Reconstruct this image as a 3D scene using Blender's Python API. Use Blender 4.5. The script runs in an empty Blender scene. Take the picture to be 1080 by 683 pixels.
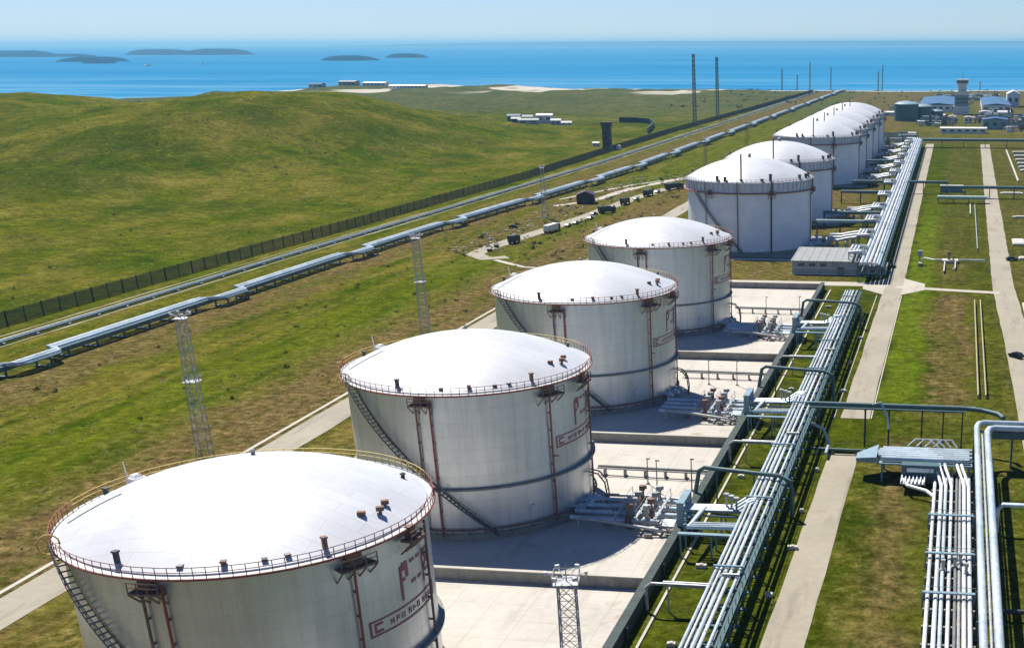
import bpy, math, random
from mathutils import Vector, Matrix, noise as mnoise
random.seed(7)
PI = math.pi; R = math.radians
scene = bpy.context.scene
col = scene.collection

# ------------------------------------------------------------------ materials
class NT:
    """small helper round a node tree"""
    def __init__(s, name):
        s.m = bpy.data.materials.new(name); s.m.use_nodes = True
        s.t = s.m.node_tree; s.t.nodes.clear()
        s.out = s.t.nodes.new('ShaderNodeOutputMaterial')
        s.b = s.t.nodes.new('ShaderNodeBsdfPrincipled')
        s.t.links.new(s.b.outputs[0], s.out.inputs[0])
    def n(s, typ, **kw):
        x = s.t.nodes.new(typ)
        for k, v in kw.items(): setattr(x, k, v)
        return x
    def put(s, sock, v):
        if isinstance(v, bpy.types.NodeSocket): s.t.links.new(v, sock)
        elif v is not None:
            if isinstance(v, (tuple, list)) and len(v) == 3 and sock.type == 'RGBA': v = (*v, 1)
            sock.default_value = v
    def math(s, op, a, b=None, c=None, clamp=False):
        x = s.n('ShaderNodeMath', operation=op); x.use_clamp = clamp
        s.put(x.inputs[0], a); s.put(x.inputs[1], b); s.put(x.inputs[2], c)
        return x.outputs[0]
    def mix(s, f, a, b, mode='MIX'):
        x = s.n('ShaderNodeMix', data_type='RGBA', blend_type=mode)
        s.put(x.inputs[0], f); s.put(x.inputs[6], a); s.put(x.inputs[7], b)
        return x.outputs[2]
    def ramp(s, f, stops, interp='LINEAR'):
        x = s.n('ShaderNodeValToRGB'); cr = x.color_ramp; cr.interpolation = interp
        while len(cr.elements) < len(stops): cr.elements.new(.5)
        for e, (p, c) in zip(cr.elements, stops):
            e.position = p
            e.color = (c, c, c, 1) if isinstance(c, (int, float)) else (*c, 1)
        s.put(x.inputs[0], f); return x.outputs[0]
    def pos(s):
        return s.n('ShaderNodeNewGeometry').outputs['Position']
    def obj(s):
        return s.n('ShaderNodeTexCoord').outputs['Object']
    def uv(s):
        return s.n('ShaderNodeTexCoord').outputs['UV']
    def sep(s, v):
        x = s.n('ShaderNodeSeparateXYZ'); s.put(x.inputs[0], v); return x.outputs
    def scale(s, v, sc, rot=(0, 0, 0)):
        x = s.n('ShaderNodeMapping'); s.put(x.inputs[0], v); x.inputs['Scale'].default_value = sc
        x.inputs['Rotation'].default_value = rot; return x.outputs[0]
    def noise(s, v, sc, det=4, rough=.55, out=0):
        x = s.n('ShaderNodeTexNoise'); s.put(x.inputs['Vector'], v)
        x.inputs['Scale'].default_value = sc; x.inputs['Detail'].default_value = det
        x.inputs['Roughness'].default_value = rough; return x.outputs[out]
    def mr(s, v, a, b, c, d):
        x = s.n('ShaderNodeMapRange'); s.put(x.inputs[0], v)
        for i, q in enumerate((a, b, c, d)): x.inputs[i + 1].default_value = q
        return x.outputs[0]
    def bump(s, h, st=.3, dist=.1):
        x = s.n('ShaderNodeBump'); s.put(x.inputs['Height'], h)
        x.inputs['Strength'].default_value = st; x.inputs['Distance'].default_value = dist
        s.t.links.new(x.outputs[0], s.b.inputs['Normal'])
    def fin(s, color, rough=.6, metal=0, spec=.4):
        s.put(s.b.inputs['Base Color'], color); s.put(s.b.inputs['Roughness'], rough)
        s.b.inputs['Metallic'].default_value = metal
        s.b.inputs['Specular IOR Level'].default_value = spec
        return s.m

def paint(name, c, rough=.5, metal=0., var=.25, dirt=(.16, .13, .10), dirtamt=.25, sc=.35, band=0):
    """painted or bare metal with uneven tone and weather stains"""
    t = NT(name); p = t.pos()
    n1 = t.noise(p, sc, 5, .6); n2 = t.noise(t.scale(p, (1.6, 1.6, .25)), .9, 4, .6)
    v = t.mr(n1, .3, .7, 1 - var, 1 + var * .4)
    base = t.mix(1.0, c, v, 'MULTIPLY')
    d = t.math('MULTIPLY', t.mr(n2, .52, .75, 0, 1), dirtamt)
    fin = t.mix(d, base, dirt)
    if band:        # lagging joints and straps round the pipes
        x, y, z = t.sep(p)[:3]
        a = t.math('LESS_THAN', t.math('FRACT', t.math('DIVIDE', y, band)), .035)
        j = t.math('FRACT', t.math('MULTIPLY', t.math('SINE', t.math('FLOOR', t.math('DIVIDE', t.math('ADD', y, t.math('MULTIPLY', t.math('FLOOR', x), 1.7)), band * 2.5))), 43.7))
        fin = t.mix(1, fin, t.mr(j, 0, 1, .78, 1.06), 'MULTIPLY')
        fin = t.mix(t.math('MULTIPLY', a, .55), fin, (.16, .17, .18))
    return t.fin(fin, rough, metal)

def shell_mat(name, c, stain, amt, rough, metal=0.):
    t = NT(name); uv = t.uv()
    br = t.n('ShaderNodeTexBrick'); t.put(br.inputs['Vector'], uv)
    for k, v in (('Scale', 1), ('Mortar Size', .045), ('Mortar Smooth', .5), ('Brick Width', 8.2), ('Row Height', 2.25), ('Bias', 0)):
        br.inputs[k].default_value = v
    br.inputs['Color1'].default_value = (.94, .94, .94, 1); br.inputs['Color2'].default_value = (1, 1, 1, 1)
    br.inputs['Mortar'].default_value = (.80, .80, .80, 1)
    streak = t.noise(t.scale(uv, (.8, .05, 1)), 1, 5, .65)
    blot = t.noise(uv, .12, 5, .6)
    base = t.mix(1.0, c, br.outputs[0], 'MULTIPLY')
    base = t.mix(1.0, base, t.mr(blot, .3, .7, .90, 1.05), 'MULTIPLY')
    f = t.math('MULTIPLY', t.mr(streak, .45, .75, 0, 1), amt)
    t.bump(br.outputs['Fac'], .25, .03)
    return t.fin(t.mix(f, base, stain), rough, metal, .5)

M = {}
M['shell'] = shell_mat('weathered_silver_paint', (.74, .77, .78), (.42, .41, .39), .50, .36, .7)
M['shell_white'] = shell_mat('white_shell_paint', (.84, .86, .90), (.56, .53, .52), .25, .5)
def roof_mat():
    t = NT('white_roof_paint'); o = t.obj()
    br = t.n('ShaderNodeTexBrick'); t.put(br.inputs['Vector'], o)
    for k, v in (('Scale', 1), ('Mortar Size', .06), ('Mortar Smooth', .4), ('Brick Width', 7.0), ('Row Height', 2.0), ('Bias', 0)): br.inputs[k].default_value = v
    br.inputs['Color1'].default_value = (.93, .93, .93, 1); br.inputs['Color2'].default_value = (1, 1, 1, 1); br.inputs['Mortar'].default_value = (.80, .80, .80, 1)
    base = t.mix(1, (.63, .645, .68), br.outputs[0], 'MULTIPLY')
    p = t.pos(); base = t.mix(1, base, t.mr(t.noise(p, .08, 5, .6), .3, .7, .88, 1.04), 'MULTIPLY')
    base = t.mix(t.math('MULTIPLY', t.mr(t.noise(p, .35, 6, .7), .56, .72, 0, 1), .35), base, (.47, .45, .42))
    base = t.mix(t.math('MULTIPLY', t.mr(t.noise(p, .9, 3, .6), .70, .76, 0, 1), .5), base, (.36, .27, .2))
    t.bump(br.outputs['Fac'], .2, .02)
    return t.fin(base, .45, 0, .4)
M['roof'] = roof_mat()
M['red'] = paint('red_oxide_paint', (.36, .085, .06), .55, 0, .3, (.16, .08, .06), .4, 1.2)
M['red_sign'] = paint('red_sign_paint', (.38, .12, .12), .5, 0, .2, (.3, .1, .1), .3, 1)
M['rust'] = paint('rusty_steel', (.26, .15, .11), .75, 0, .35, (.10, .06, .05), .5, 1.5)
M['yellow'] = paint('yellow_paint', (.62, .44, .10), .55, 0, .2, (.35, .28, .15), .4, 1)
M['ochre'] = paint('dull_ochre_paint', (.40, .33, .16), .6, 0, .2, (.25, .19, .1), .4, 1)
M['dark'] = paint('dark_steel', (.055, .06, .065), .6, 0, .3, (.12, .10, .08), .3, 1)
M['grey'] = paint('grey_steel', (.22, .225, .225), .55, .2, .3, (.16, .12, .09), .4, 1)
M['galv'] = paint('galvanised_steel', (.42, .43, .44), .5, .3, .3, (.26, .22, .18), .4, 1)
M['clad'] = paint('silver_pipe_cladding', (.58, .68, .74), .42, .2, .18, (.30, .28, .25), .5, .5, 2.4)
M['cladw'] = paint('white_pipe_cladding', (.74, .77, .80), .45, .1, .15, (.36, .32, .28), .5, .5, 3.1)
M['teal'] = paint('teal_green_paint', (.07, .14, .15), .5, 0, .3, (.14, .12, .09), .3, .8)
M['bluegrey'] = paint('blue_grey_paint', (.22, .34, .40), .5, 0, .25, (.2, .2, .19), .35, .8)
M['palegreen'] = paint('pale_green_paint', (.36, .47, .43), .5, 0, .2, (.24, .22, .18), .35, .8)
M['bundwall'] = paint('dark_bund_wall', (.045, .07, .068), .8, 0, .4, (.13, .12, .09), .5, .4)
M['wallgrey'] = paint('weathered_grey_concrete', (.30, .29, .26), .85, 0, .3, (.12, .11, .085), .55, .5)
M['fence'] = paint('brown_grey_fence', (.085, .075, .065), .8, 0, .35, (.05, .045, .04), .4, .5)
M['siding'] = paint('pale_grey_siding', (.42, .44, .45), .6, 0, .2, (.25, .23, .2), .4, .4)
M['roofgrey'] = paint('grey_roof_sheet', (.30, .31, .31), .65, 0, .25, (.2, .18, .16), .4, .4)
M['girder'] = paint('grey_white_paint', (.68, .69, .72), .6, 0, .15, (.3, .26, .23), .4, .4)
M['white'] = paint('white_wall_paint', (.72, .71, .69), .65, 0, .12, (.45, .41, .36), .3, .3)
M['blueroof'] = paint('blue_roof_sheet', (.02, .11, .25), .75, 0, .25, (.12, .2, .28), .4, .08)
M['black'] = paint('black_car_paint', (.018, .019, .022), .3, 0, .2, (.05, .05, .045), .3, 1)
M['maroon'] = paint('maroon_paint', (.05, .015, .03), .5, 0, .2, (.04, .02, .03), .3, 1)
M['greencar'] = paint('dark_green_paint', (.03, .05, .045), .4, 0, .2, (.05, .05, .045), .3, 1)
M['glass'] = NT('dark_window_glass').fin((.02, .03, .04), .12, 0, .6)
M['rubber'] = paint('black_rubber', (.025, .025, .025), .9, 0, .2, (.06, .05, .04), .3, 2)
M['block'] = paint('pale_concrete_block', (.55, .52, .46), .85, 0, .2, (.3, .27, .22), .4, .8)
M['trunk'] = paint('twig_bark', (.10, .08, .06), .9, 0, .3)

def concrete(name, c, joint=None, stain=(.25, .22, .18), amt=.45, crack=True):
    t = NT(name); p = t.pos()
    n = t.noise(p, .05, 6, .6); f = t.noise(p, .7, 5, .6); g = t.noise(t.scale(p, (1, .15, 1)), .25, 5, .65)
    base = t.mix(1, c, t.mr(n, .3, .7, .86, 1.08), 'MULTIPLY')
    base = t.mix(1, base, t.mr(f, .3, .7, .92, 1.06), 'MULTIPLY')
    base = t.mix(t.math('MULTIPLY', t.mr(g, .54, .74, 0, 1), amt), base, stain)
    sp = t.noise(p, .16, 3, .5)
    base = t.mix(t.math('MULTIPLY', t.mr(sp, .66, .74, 0, 1), .5), base, (.28, .2, .14))
    if joint:
        x, y, z = t.sep(p)[:3]
        def line(v, w):
            fr = t.math('FRACT', t.math('DIVIDE', v, w)); return t.math('LESS_THAN', fr, .09 / w * 2)
        ln = t.math('MAXIMUM', line(x, joint), line(y, joint))
        base = t.mix(t.math('MULTIPLY', ln, .25), base, (.2, .19, .17))
    t.bump(f, .15, .05)
    return t.fin(base, .85, 0, .3)
M['pad'] = concrete('concrete_slab', (.53, .49, .435), 6.0)
M['road'] = concrete('concrete_road', (.34, .305, .235), None, (.17, .14, .11), .75)
M['road2'] = concrete('pale_gravel', (.45, .41, .345), None, (.26, .2, .13), .6)
M['kerb'] = concrete('concrete_kerb', (.50, .47, .40))
M['dirt'] = concrete('bare_dirt', (.27, .185, .105), None, (.13, .12, .035), .7)

def ground_mat():
    t = NT('grass_and_soil'); p = t.pos(); X, Y, Z = t.sep(p)[:3]
    big = t.noise(p, .012, 5, .6); mid = t.noise(p, .055, 6, .62); fine = t.noise(p, .45, 5, .65); tuft = t.noise(p, 1.7, 4, .6)
    strp = t.noise(t.scale(p, (1, .10, 1), (0, 0, R(2))), .16, 5, .6)          # mowing and run-off stripes along the road
    strf = t.noise(t.scale(p, (1, .35, 1), (0, 0, R(-12))), .05, 5, .65)
    green = t.mix(t.mr(mid, .35, .65, 0, 1), (.030, .056, .001), (.080, .100, .002))
    yel = t.mix(t.mr(strf, .35, .65, 0, 1), (.095, .098, .005), (.155, .132, .024))
    hill = t.mix(t.mr(t.math('ADD', t.math('MULTIPLY', big, .6), t.math('MULTIPLY', strf, .5)), .46, .66, 0, 1), green, yel)
    hill = t.mix(t.math('MULTIPLY', t.mr(t.noise(t.scale(p, (1, .6, 1)), .009, 5, .65), .50, .60, 0, 1), .5), hill, (.030, .052, .003))
    field = t.mix(t.mr(strp, .40, .60, 0, 1), green, yel)
    infield = t.math('MULTIPLY', t.mr(X, -290, -262, 0, 1), t.mr(X, -120, -100, 1, 0))
    base = t.mix(infield, hill, field)
    # lush strips (mown grass near the plant)
    lush = t.mix(t.mr(mid, .35, .65, 0, 1), (.026, .046, .001), (.068, .085, .002))
    base = t.mix(t.math('MULTIPLY', t.mr(X, -60, -46, 0, 1), t.mr(Y, 1120, 1180, 1, 0)), base, lush)
    xe = t.math('ADD', X, t.math('MULTIPLY', t.math('SUBTRACT', mid, .5), 8))
    edge = t.math('MULTIPLY', t.math('MULTIPLY', t.mr(xe, -17, -15, 0, 1), t.mr(xe, -9, -5, 1, 0)), t.math('MULTIPLY', t.mr(Y, 285, 300, 0, 1), t.mr(Y, 600, 760, 1, 0)))
    base = t.mix(t.math('MULTIPLY', edge, .75), base, (.095, .135, .006))
    band = t.math('MULTIPLY', t.math('MULTIPLY', t.mr(xe, -200, -188, 0, 1), t.mr(xe, -172, -163, 1, 0)), t.mr(strp, .35, .6, .2, 1))
    base = t.mix(t.math('MULTIPLY', band, .65), base, (.075, .108, .004))
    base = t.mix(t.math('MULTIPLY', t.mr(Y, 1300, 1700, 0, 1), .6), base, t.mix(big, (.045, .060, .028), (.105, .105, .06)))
    # soil bands by X, edges frayed by noise
    xn = t.math('ADD', X, t.math('ADD', t.math('MULTIPLY', t.math('SUBTRACT', mid, .5), 26), t.math('MULTIPLY', t.math('SUBTRACT', fine, .5), 10)))
    u = t.mr(xn, -300, 60, 0, 1)
    def f(x): return (x + 300) / 360
    soilb = t.ramp(u, [(f(-300), 0), (f(-262), 0), (f(-246), .12), (f(-236), .7), (f(-226), 1.0), (f(-219), .9), (f(-212), .1), (f(-178), .0),
                       (f(-167), .45), (f(-159), 1.0), (f(-143), 1.1), (f(-131), .4), (f(-116), .75), (f(-60), .8), (f(-46), .2), (f(-39), .15), (f(-26), .1), (f(-10), .05), (f(-4), .3), (f(10), .25), (f(24), .45), (f(50), .5)])
    # bare plots between the two roads
    def box(x0, x1, y0, y1, s=5):
        a = t.math('MULTIPLY', t.mr(xn, x0 - s / 2, x0 + s / 2, 0, 1), t.mr(xn, x1 - s / 2, x1 + s / 2, 1, 0))
        yn = t.math('ADD', Y, t.math('MULTIPLY', t.math('SUBTRACT', mid, .5), 50))
        b = t.math('MULTIPLY', t.mr(yn, y0 - 8, y0 + 8, 0, 1), t.mr(yn, y1 - 8, y1 + 8, 1, 0))
        return t.math('MULTIPLY', a, b)
    plots = t.math('MAXIMUM', t.math('MULTIPLY', box(-6, 7, 286, 432), .85), t.math('MULTIPLY', box(-5, 3, 455, 560), .6))
    plots = t.math('MAXIMUM', plots, t.math('MULTIPLY', box(-14, -3, 120, 262, 9), .7))
    plots = t.math('MAXIMUM', plots, t.math('MULTIPLY', box(-210, -176, 500, 760, 16), .75))
    plots = t.math('MAXIMUM', plots, t.math('MULTIPLY', box(-130, 90, 1120, 1560, 30), .4))
    plots = t.math('MAXIMUM', plots, t.math('MULTIPLY', box(-120, -40, 440, 1120, 20), .8))
    soil = t.math('MAXIMUM', soilb, plots)
    soil = t.math('MULTIPLY', soil, t.mr(t.math('ADD', strp, t.math('MULTIPLY', fine, .4)), .45, .85, .25, 1.25), clamp=True)
    brown = t.mix(t.mr(fine, .3, .7, 0, 1), (.085, .062, .020), (.165, .118, .050))
    base = t.mix(soil, base, brown)
    # dark weeds, dry tufts
    base = t.mix(t.math('MULTIPLY', t.mr(t.noise(p, .13, 5, .7), .56, .70, 0, 1), .55), base, (.032, .038, .003))
    base = t.mix(t.math('MULTIPLY', t.mr(t.noise(t.scale(p, (1, .4, 1)), .22, 5, .7), .60, .74, 0, 1), .55), base, (.24, .19, .06))
    base = t.mix(1, base, t.mr(t.noise(p, .16, 6, .7), .3, .7, .66, 1.32), 'MULTIPLY')
    base = t.mix(1, base, t.mr(fine, .3, .7, .55, 1.45), 'MULTIPLY')
    base = t.mix(1, base, t.mr(tuft, .3, .7, .62, 1.38), 'MULTIPLY')
    # sand by the water
    sand = t.mr(t.math('ADD', Z, t.math('MULTIPLY', t.math('SUBTRACT', mid, .5), .5)), -.5, -.15, 1, 0)
    sand = t.math('MULTIPLY', sand, t.mr(Y, 2250, 2350, 0, 1))
    base = t.mix(t.math('MULTIPLY', sand, .9), base, (.55, .50, .42))
    t.bump(t.math('ADD', fine, t.math('MULTIPLY', tuft, .5)), .6, .6)
    return t.fin(base, 1.0, 0, 0)
M['ground'] = ground_mat()

def sea_mat():
    t = NT('sea_water'); p = t.pos()
    n = t.noise(t.scale(p, (.35, 1, 1)), .0011, 5, .6); w = t.noise(t.scale(p, (.6, 1.5, 1)), .02, 5, .65)
    c = t.mix(t.mr(n, .35, .65, 0, 1), (.012, .165, .345), (.028, .215, .40))
    X, Y, Z = t.sep(p)[:3]
    sh = t.math('MULTIPLY', t.mr(t.noise(t.scale(p, (.35, 1, 1)), .004, 5, .65), .42, .6, 0, 1), t.mr(Y, 2600, 4200, 1, 0))
    c = t.mix(t.math('MULTIPLY', sh, .3), c, (.30, .48, .60))
    t.bump(w, .3, 1.0)
    return t.fin(c, .55, 0, 0)
M['sea'] = sea_mat()
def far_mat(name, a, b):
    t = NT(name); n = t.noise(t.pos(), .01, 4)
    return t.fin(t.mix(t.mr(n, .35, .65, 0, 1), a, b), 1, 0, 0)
def leaf_mat(name, a, b):
    t = NT(name); n = t.noise(t.pos(), 1.2, 4)
    return t.fin(t.mix(t.mr(n, .35, .65, 0, 1), a, b), .8, 0, .2)
M['leaf'] = leaf_mat('dull_green_leaves', (.03, .045, .010), (.07, .08, .02))
M['islet'] = far_mat('far_island_haze_blue', (.002, .050, .115), (.003, .062, .13))  # hazy blue of distance put into the islands' own colour

# ------------------------------------------------------------------ mesh builder
class MB:
    def __init__(s): s.v = []; s.f = []; s.uv = None
    def add(s, vs, fs):
        o = len(s.v); s.v += [tuple(v) for v in vs]; s.f += [tuple(i + o for i in f) for f in fs]; return s
    def box(s, c, d, rz=0, taper=1.0):
        x, y, z = d[0] / 2, d[1] / 2, d[2] / 2; ca, sa = math.cos(rz), math.sin(rz); vs = []
        for k in (-1, 1):
            q = taper if k > 0 else 1
            for i, j in ((-1, -1), (1, -1), (1, 1), (-1, 1)):
                a, b = i * x * q, j * y * q
                vs.append((c[0] + a * ca - b * sa, c[1] + a * sa + b * ca, c[2] + k * z))
        return s.add(vs, [(3, 2, 1, 0), (4, 5, 6, 7), (0, 1, 5, 4), (1, 2, 6, 5), (2, 3, 7, 6), (3, 0, 4, 7)])
    def b2(s, a, b):      # box from two corners
        return s.box([(p + q) / 2 for p, q in zip(a, b)], [abs(q - p) for p, q in zip(a, b)])
    def tube(s, pts, r, n=8, closed=False, cap=True):
        P = [Vector(p) for p in pts]; m = len(P); rings = []; up0 = None
        for i in range(m):
            if closed: a, b = P[i - 1], P[(i + 1) % m]
            else: a, b = P[max(i - 1, 0)], P[min(i + 1, m - 1)]
            t = (b - a).normalized()
            up = Vector((0, 0, 1)) if abs(t.z) < .9 else Vector((0, 1, 0))
            if up0 is not None and abs(t.dot(up0)) < .95: up = up0
            sx = t.cross(up).normalized(); uy = sx.cross(t).normalized(); up0 = uy
            k = 1.0
            if 0 < i < m - 1 or closed:
                d1 = (P[i] - a).normalized() if (P[i] - a).length > 0 else t
                k = 1 / max(.6, abs(d1.dot(t)))
            rr = r[i] if isinstance(r, (list, tuple)) else r
            rings.append([P[i] + (sx * math.cos(2 * PI * j / n) + uy * math.sin(2 * PI * j / n)) * rr for j in range(n)])
        vs = [v for q in rings for v in q]; fs = []
        for i in range(m if closed else m - 1):
            o, q = i * n, ((i + 1) % m) * n
            for j in range(n): fs.append((o + j, o + (j + 1) % n, q + (j + 1) % n, q + j))
        if cap and not closed:
            fs.append(tuple(range(n - 1, -1, -1))); fs.append(tuple((m - 1) * n + j for j in range(n)))
        return s.add(vs, fs)
    def bar(s, a, b, w): return s.tube([a, b], w * .7071, 4)
    def lathe(s, prof, n=96, a0=0, a1=2 * PI, c=(0, 0), uv=False):
        full = abs(a1 - a0 - 2 * PI) < 1e-6; m = n if full else n + 1; vs = []
        for r, z in prof:
            for j in range(m):
                a = a0 + (a1 - a0) * j / n; vs.append((c[0] + r * math.cos(a), c[1] + r * math.sin(a), z))
        fs = []
        for i in range(len(prof) - 1):
            for j in range(n):
                k = (j + 1) % m; fs.append((i * m + j, i * m + k, (i + 1) * m + k, (i + 1) * m + j))
        return s.add(vs, fs)
    def cyl(s, c, r, h, n=16, r2=None):
        r2 = r if r2 is None else r2
        return s.tube([c, (c[0], c[1], c[2] + h)], [r, r2], n)
    def patch(s, r, a0, a1, z0, z1, th=.05):      # a thin plate curved round a shell, angles in degrees
        n = max(1, int(abs(a1 - a0) / 2)); vs = []
        for rr in (r, r + th):
            for j in range(n + 1):
                a = R(a0 + (a1 - a0) * j / n)
                vs += [(rr * math.cos(a), rr * math.sin(a), z0), (rr * math.cos(a), rr * math.sin(a), z1)]
        q = 2 * (n + 1); fs = []
        for j in range(n):
            i = 2 * j
            fs += [(q + i, q + i + 2, q + i + 3, q + i + 1), (i, i + 1, i + 3, i + 2), (i + 1, q + i + 1, q + i + 3, i + 3), (i, i + 2, q + i + 2, q + i)]
        fs += [(0, q, q + 1, 1), (2 * n, 2 * n + 1, q + 2 * n + 1, q + 2 * n)]
        return s.add(vs, fs)
    def build(s, name, m, parent=None, loc=None, angle=35, cyl_uv=None):
        me = bpy.data.meshes.new(name); me.from_pydata(s.v, [], s.f); me.materials.append(m)
        me.polygons.foreach_set('use_smooth', [True] * len(me.polygons))
        me.set_sharp_from_angle(angle=R(angle))
        if cyl_uv:
            l = me.uv_layers.new(name='UVMap'); d = l.data
            for p in me.polygons:
                us = []
                for li in p.loop_indices:
                    v = me.vertices[me.loops[li].vertex_index].co; a = math.atan2(v.y, v.x); us.append([li, a, v.z])
                if max(u[1] for u in us) - min(u[1] for u in us) > PI:
                    for u in us:
                        if u[1] < 0: u[1] += 2 * PI
                for li, a, z in us: d[li].uv = (a * cyl_uv, z)
        me.update()
        o = bpy.data.objects.new(name, me); col.objects.link(o)
        if parent: o.parent = parent
        if loc: o.location = loc
        return o

def tag(o, label, cat, group=None):
    o['label'] = label; o['category'] = cat
    if group: o['group'] = group
    return o
def thing(name, label, cat, loc=(0, 0, 0), rz=0, group=None):
    o = bpy.data.objects.new(name, None); col.objects.link(o); o.empty_display_size = .5
    o.location = loc; o.rotation_euler = (0, 0, rz); return tag(o, label, cat, group)
def struct(name, mb, m, kind='structure', **k):
    o = mb.build(name, m, **k); o['kind'] = kind; return o
KIDS = {}
def kids(o): return [c for c in col.objects if c.parent == o]
def dup(root, loc, label, rz=None):
    r = root.copy(); col.objects.link(r); r.location = loc; r['label'] = label
    if rz is not None: r.rotation_euler = (0, 0, rz)
    for ch in kids(root):
        c = ch.copy(); col.objects.link(c); c.parent = r
        for g in kids(ch):
            d = g.copy(); col.objects.link(d); d.parent = c
    return r

# ------------------------------------------------------------------ terrain
def sst(a, b, x):
    t = min(1, max(0, (x - a) / (b - a))); return t * t * (3 - 2 * t)
def shore(x):
    s = 2760 - sst(1225, 1330, -x) * 1020 + 120 * math.exp(-((x + 1180) / 150) ** 2) + 150 * math.exp(-((x + 930) / 200) ** 2)
    return s + 22 * math.sin(x / 90) + 12 * math.sin(x / 37 + 1)
def T(x, y):
    m = sst(-288, -500, x) if False else sst(288, 520, -x)
    z = 0
    if m > 0:
        z = 27 * math.exp(-((x + 640) / 260) ** 2 * .5 - ((y - 950) / 230) ** 2 * .5)
        z += 24 * math.exp(-((x + 480) / 80) ** 2 * .5 - ((y - 930) / 170) ** 2 * .5)
        z += 22 * math.exp(-((x + 820) / 75) ** 2 * .5 - ((y - 1040) / 170) ** 2 * .5)
        z += 6 * math.exp(-((y - 420) / 300) ** 2 * .5)
        z += 3.0 * math.sin(x / 61 + y / 140) * math.sin(y / 83 - x / 200) + 4 * mnoise.noise(Vector((x / 90, y / 110, 0))) + 3.2 * mnoise.noise(Vector((x / 42, y / 60, 5))) + 1.6 * mnoise.noise(Vector((x / 20, y / 24, 3)))
        z *= m
    f = sst(shore(x) - 430, shore(x) + 90, y)
    if y > 2300: z += 9 * math.exp(-((x + 1180) / 150) ** 2 - ((y - 2740) / 90) ** 2) + 6 * math.exp(-((x + 980) / 90) ** 2 - ((y - 2830) / 70) ** 2)
    return z * (1 - f) - 16 * f
def axis(segs):
    out = []
    for a, b, st in segs:
        n = max(1, round((b - a) / st)); out += [a + (b - a) * i / n for i in range(n)]
    return out + [segs[-1][1]]
xs = axis([(-4200, -2000, 110), (-2000, -1100, 30), (-1100, -280, 10), (-280, 120, 40), (120, 2600, 120)])
ys = axis([(-600, 120, 60), (120, 1500, 11), (1500, 2300, 25), (2300, 3150, 14), (3150, 3400, 60)])
g = MB(); nx = len(xs)
g.v = [(x, y, T(x, y)) for y in ys for x in xs]
g.f = [(j * nx + i, j * nx + i + 1, (j + 1) * nx + i + 1, (j + 1) * nx + i) for j in range(len(ys) - 1) for i in range(nx - 1)]
struct('ground', g, M['ground'], angle=180)
s_ = MB(); s_.add([(-60000, 1500, -8), (60000, 1500, -8), (60000, 70000, -8), (-60000, 70000, -8)], [(0, 1, 2, 3)])
struct('sea', s_, M['sea'])

def strip(pts, w, z, jag=.0, z_terrain=False):
    mb = MB(); P = [Vector((p[0], p[1], 0)) for p in pts]; L = []
    Q = []
    for a, b in zip(P, P[1:]):
        n = max(1, int((b - a).length / 9))
        Q += [a.lerp(b, i / n) for i in range(n)]
    Q.append(P[-1])
    for i, p in enumerate(Q):
        t = (Q[min(i + 1, len(Q) - 1)] - Q[max(i - 1, 0)]).normalized(); nrm = Vector((-t.y, t.x, 0))
        ww = w / 2
        for sg in (1, -1):
            q = p + nrm * sg * (ww + random.uniform(-jag, jag))
            mb.v.append((q.x, q.y, z + (T(q.x, q.y) if z_terrain else 0)))
    for i in range(len(Q) - 1): mb.f.append((2 * i + 1, 2 * i + 3, 2 * i + 2, 2 * i))
    return mb
# roads
struct('road', strip([(-21.3, 60), (-20.8, 158), (-20.2, 250)], 6.1, .05, .12), M['road'])
struct('road', strip([(-20.0, 277), (-19.8, 450), (-22.2, 800), (-24.0, 1120)], 6.4, .05, .15), M['road'])
struct('road', strip([(21.0, 60), (20.6, 200), (19.5, 330), (17.4, 450), (19, 800), (20.8, 1120)], 7.4, .05, .15), M['road'])
struct('road', strip([(-138, 40), (-136.6, 160), (-137, 262), (-137.5, 640), (-138, 1250)], 8.0, .05, .25), M['road'])
struct('road', strip([(-132, 449), (-75, 448), (-22, 449)], 8, .062, .2), M['road2'])
struct('road', strip([(-19, 445), (0, 441), (16, 438)], 4.2, .062, .2), M['road2'])
for sx in (-1, 1):   # flared corners of the crossing
    mb = MB(); ax = -19.8 + sx * 3.0
    mb.add([(ax, 462, .07), (ax + sx * 7.5, 452, .07), (ax + sx * 7.5, 440, .07), (ax, 430, .07)], [(0, 1, 2, 3) if sx < 0 else (3, 2, 1, 0)])
    struct('road_corner', mb, M['road2'])
loop = [(-132, 782), (-152, 778), (-166, 752), (-173, 700), (-178, 620), (-184, 560), (-190, 515), (-189, 498), (-181, 488), (-174, 493)]
struct('road', strip(loop, 7.5, .05, .4), M['road'])
struct('dirt_track', strip([(-176, 485), (-160, 470), (-141.5, 466)], 2.2, .065, .4), M['road2'])
struct('dirt_track', strip([(-205, 660), (-192, 690), (-186, 750), (-170, 805), (-142, 820)], 5, .045, 1.2), M['road2'])
struct('dirt_track', strip([(-212, 690), (-190, 770), (-160, 835)], 3, .055, 1), M['road2'])
struct('service_path', strip([(-264, 120), (-261, 330), (-258, 480), (-253, 640), (-246, 900), (-243, 1400), (-243, 2000)], .8, .05, .3), M['road'])
struct('service_path', strip([(-273, 120), (-271, 330), (-268, 480), (-261, 640), (-255, 900), (-251, 1400), (-251, 2000)], .6, .05, .3), M['road'])
struct('hill_track', strip([(-900, 800), (-760, 820), (-640, 760)], 5, .25, 1, True), M['road2'])
struct('kerb', strip([(-142.6, 60), (-142.2, 160), (-143, 300), (-143.4, 460)], .9, .07), M['kerb'])
struct('kerb', MB().b2((-41.0, 110, -.1), (-40.6, 436, .25)), M['kerb'])
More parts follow.
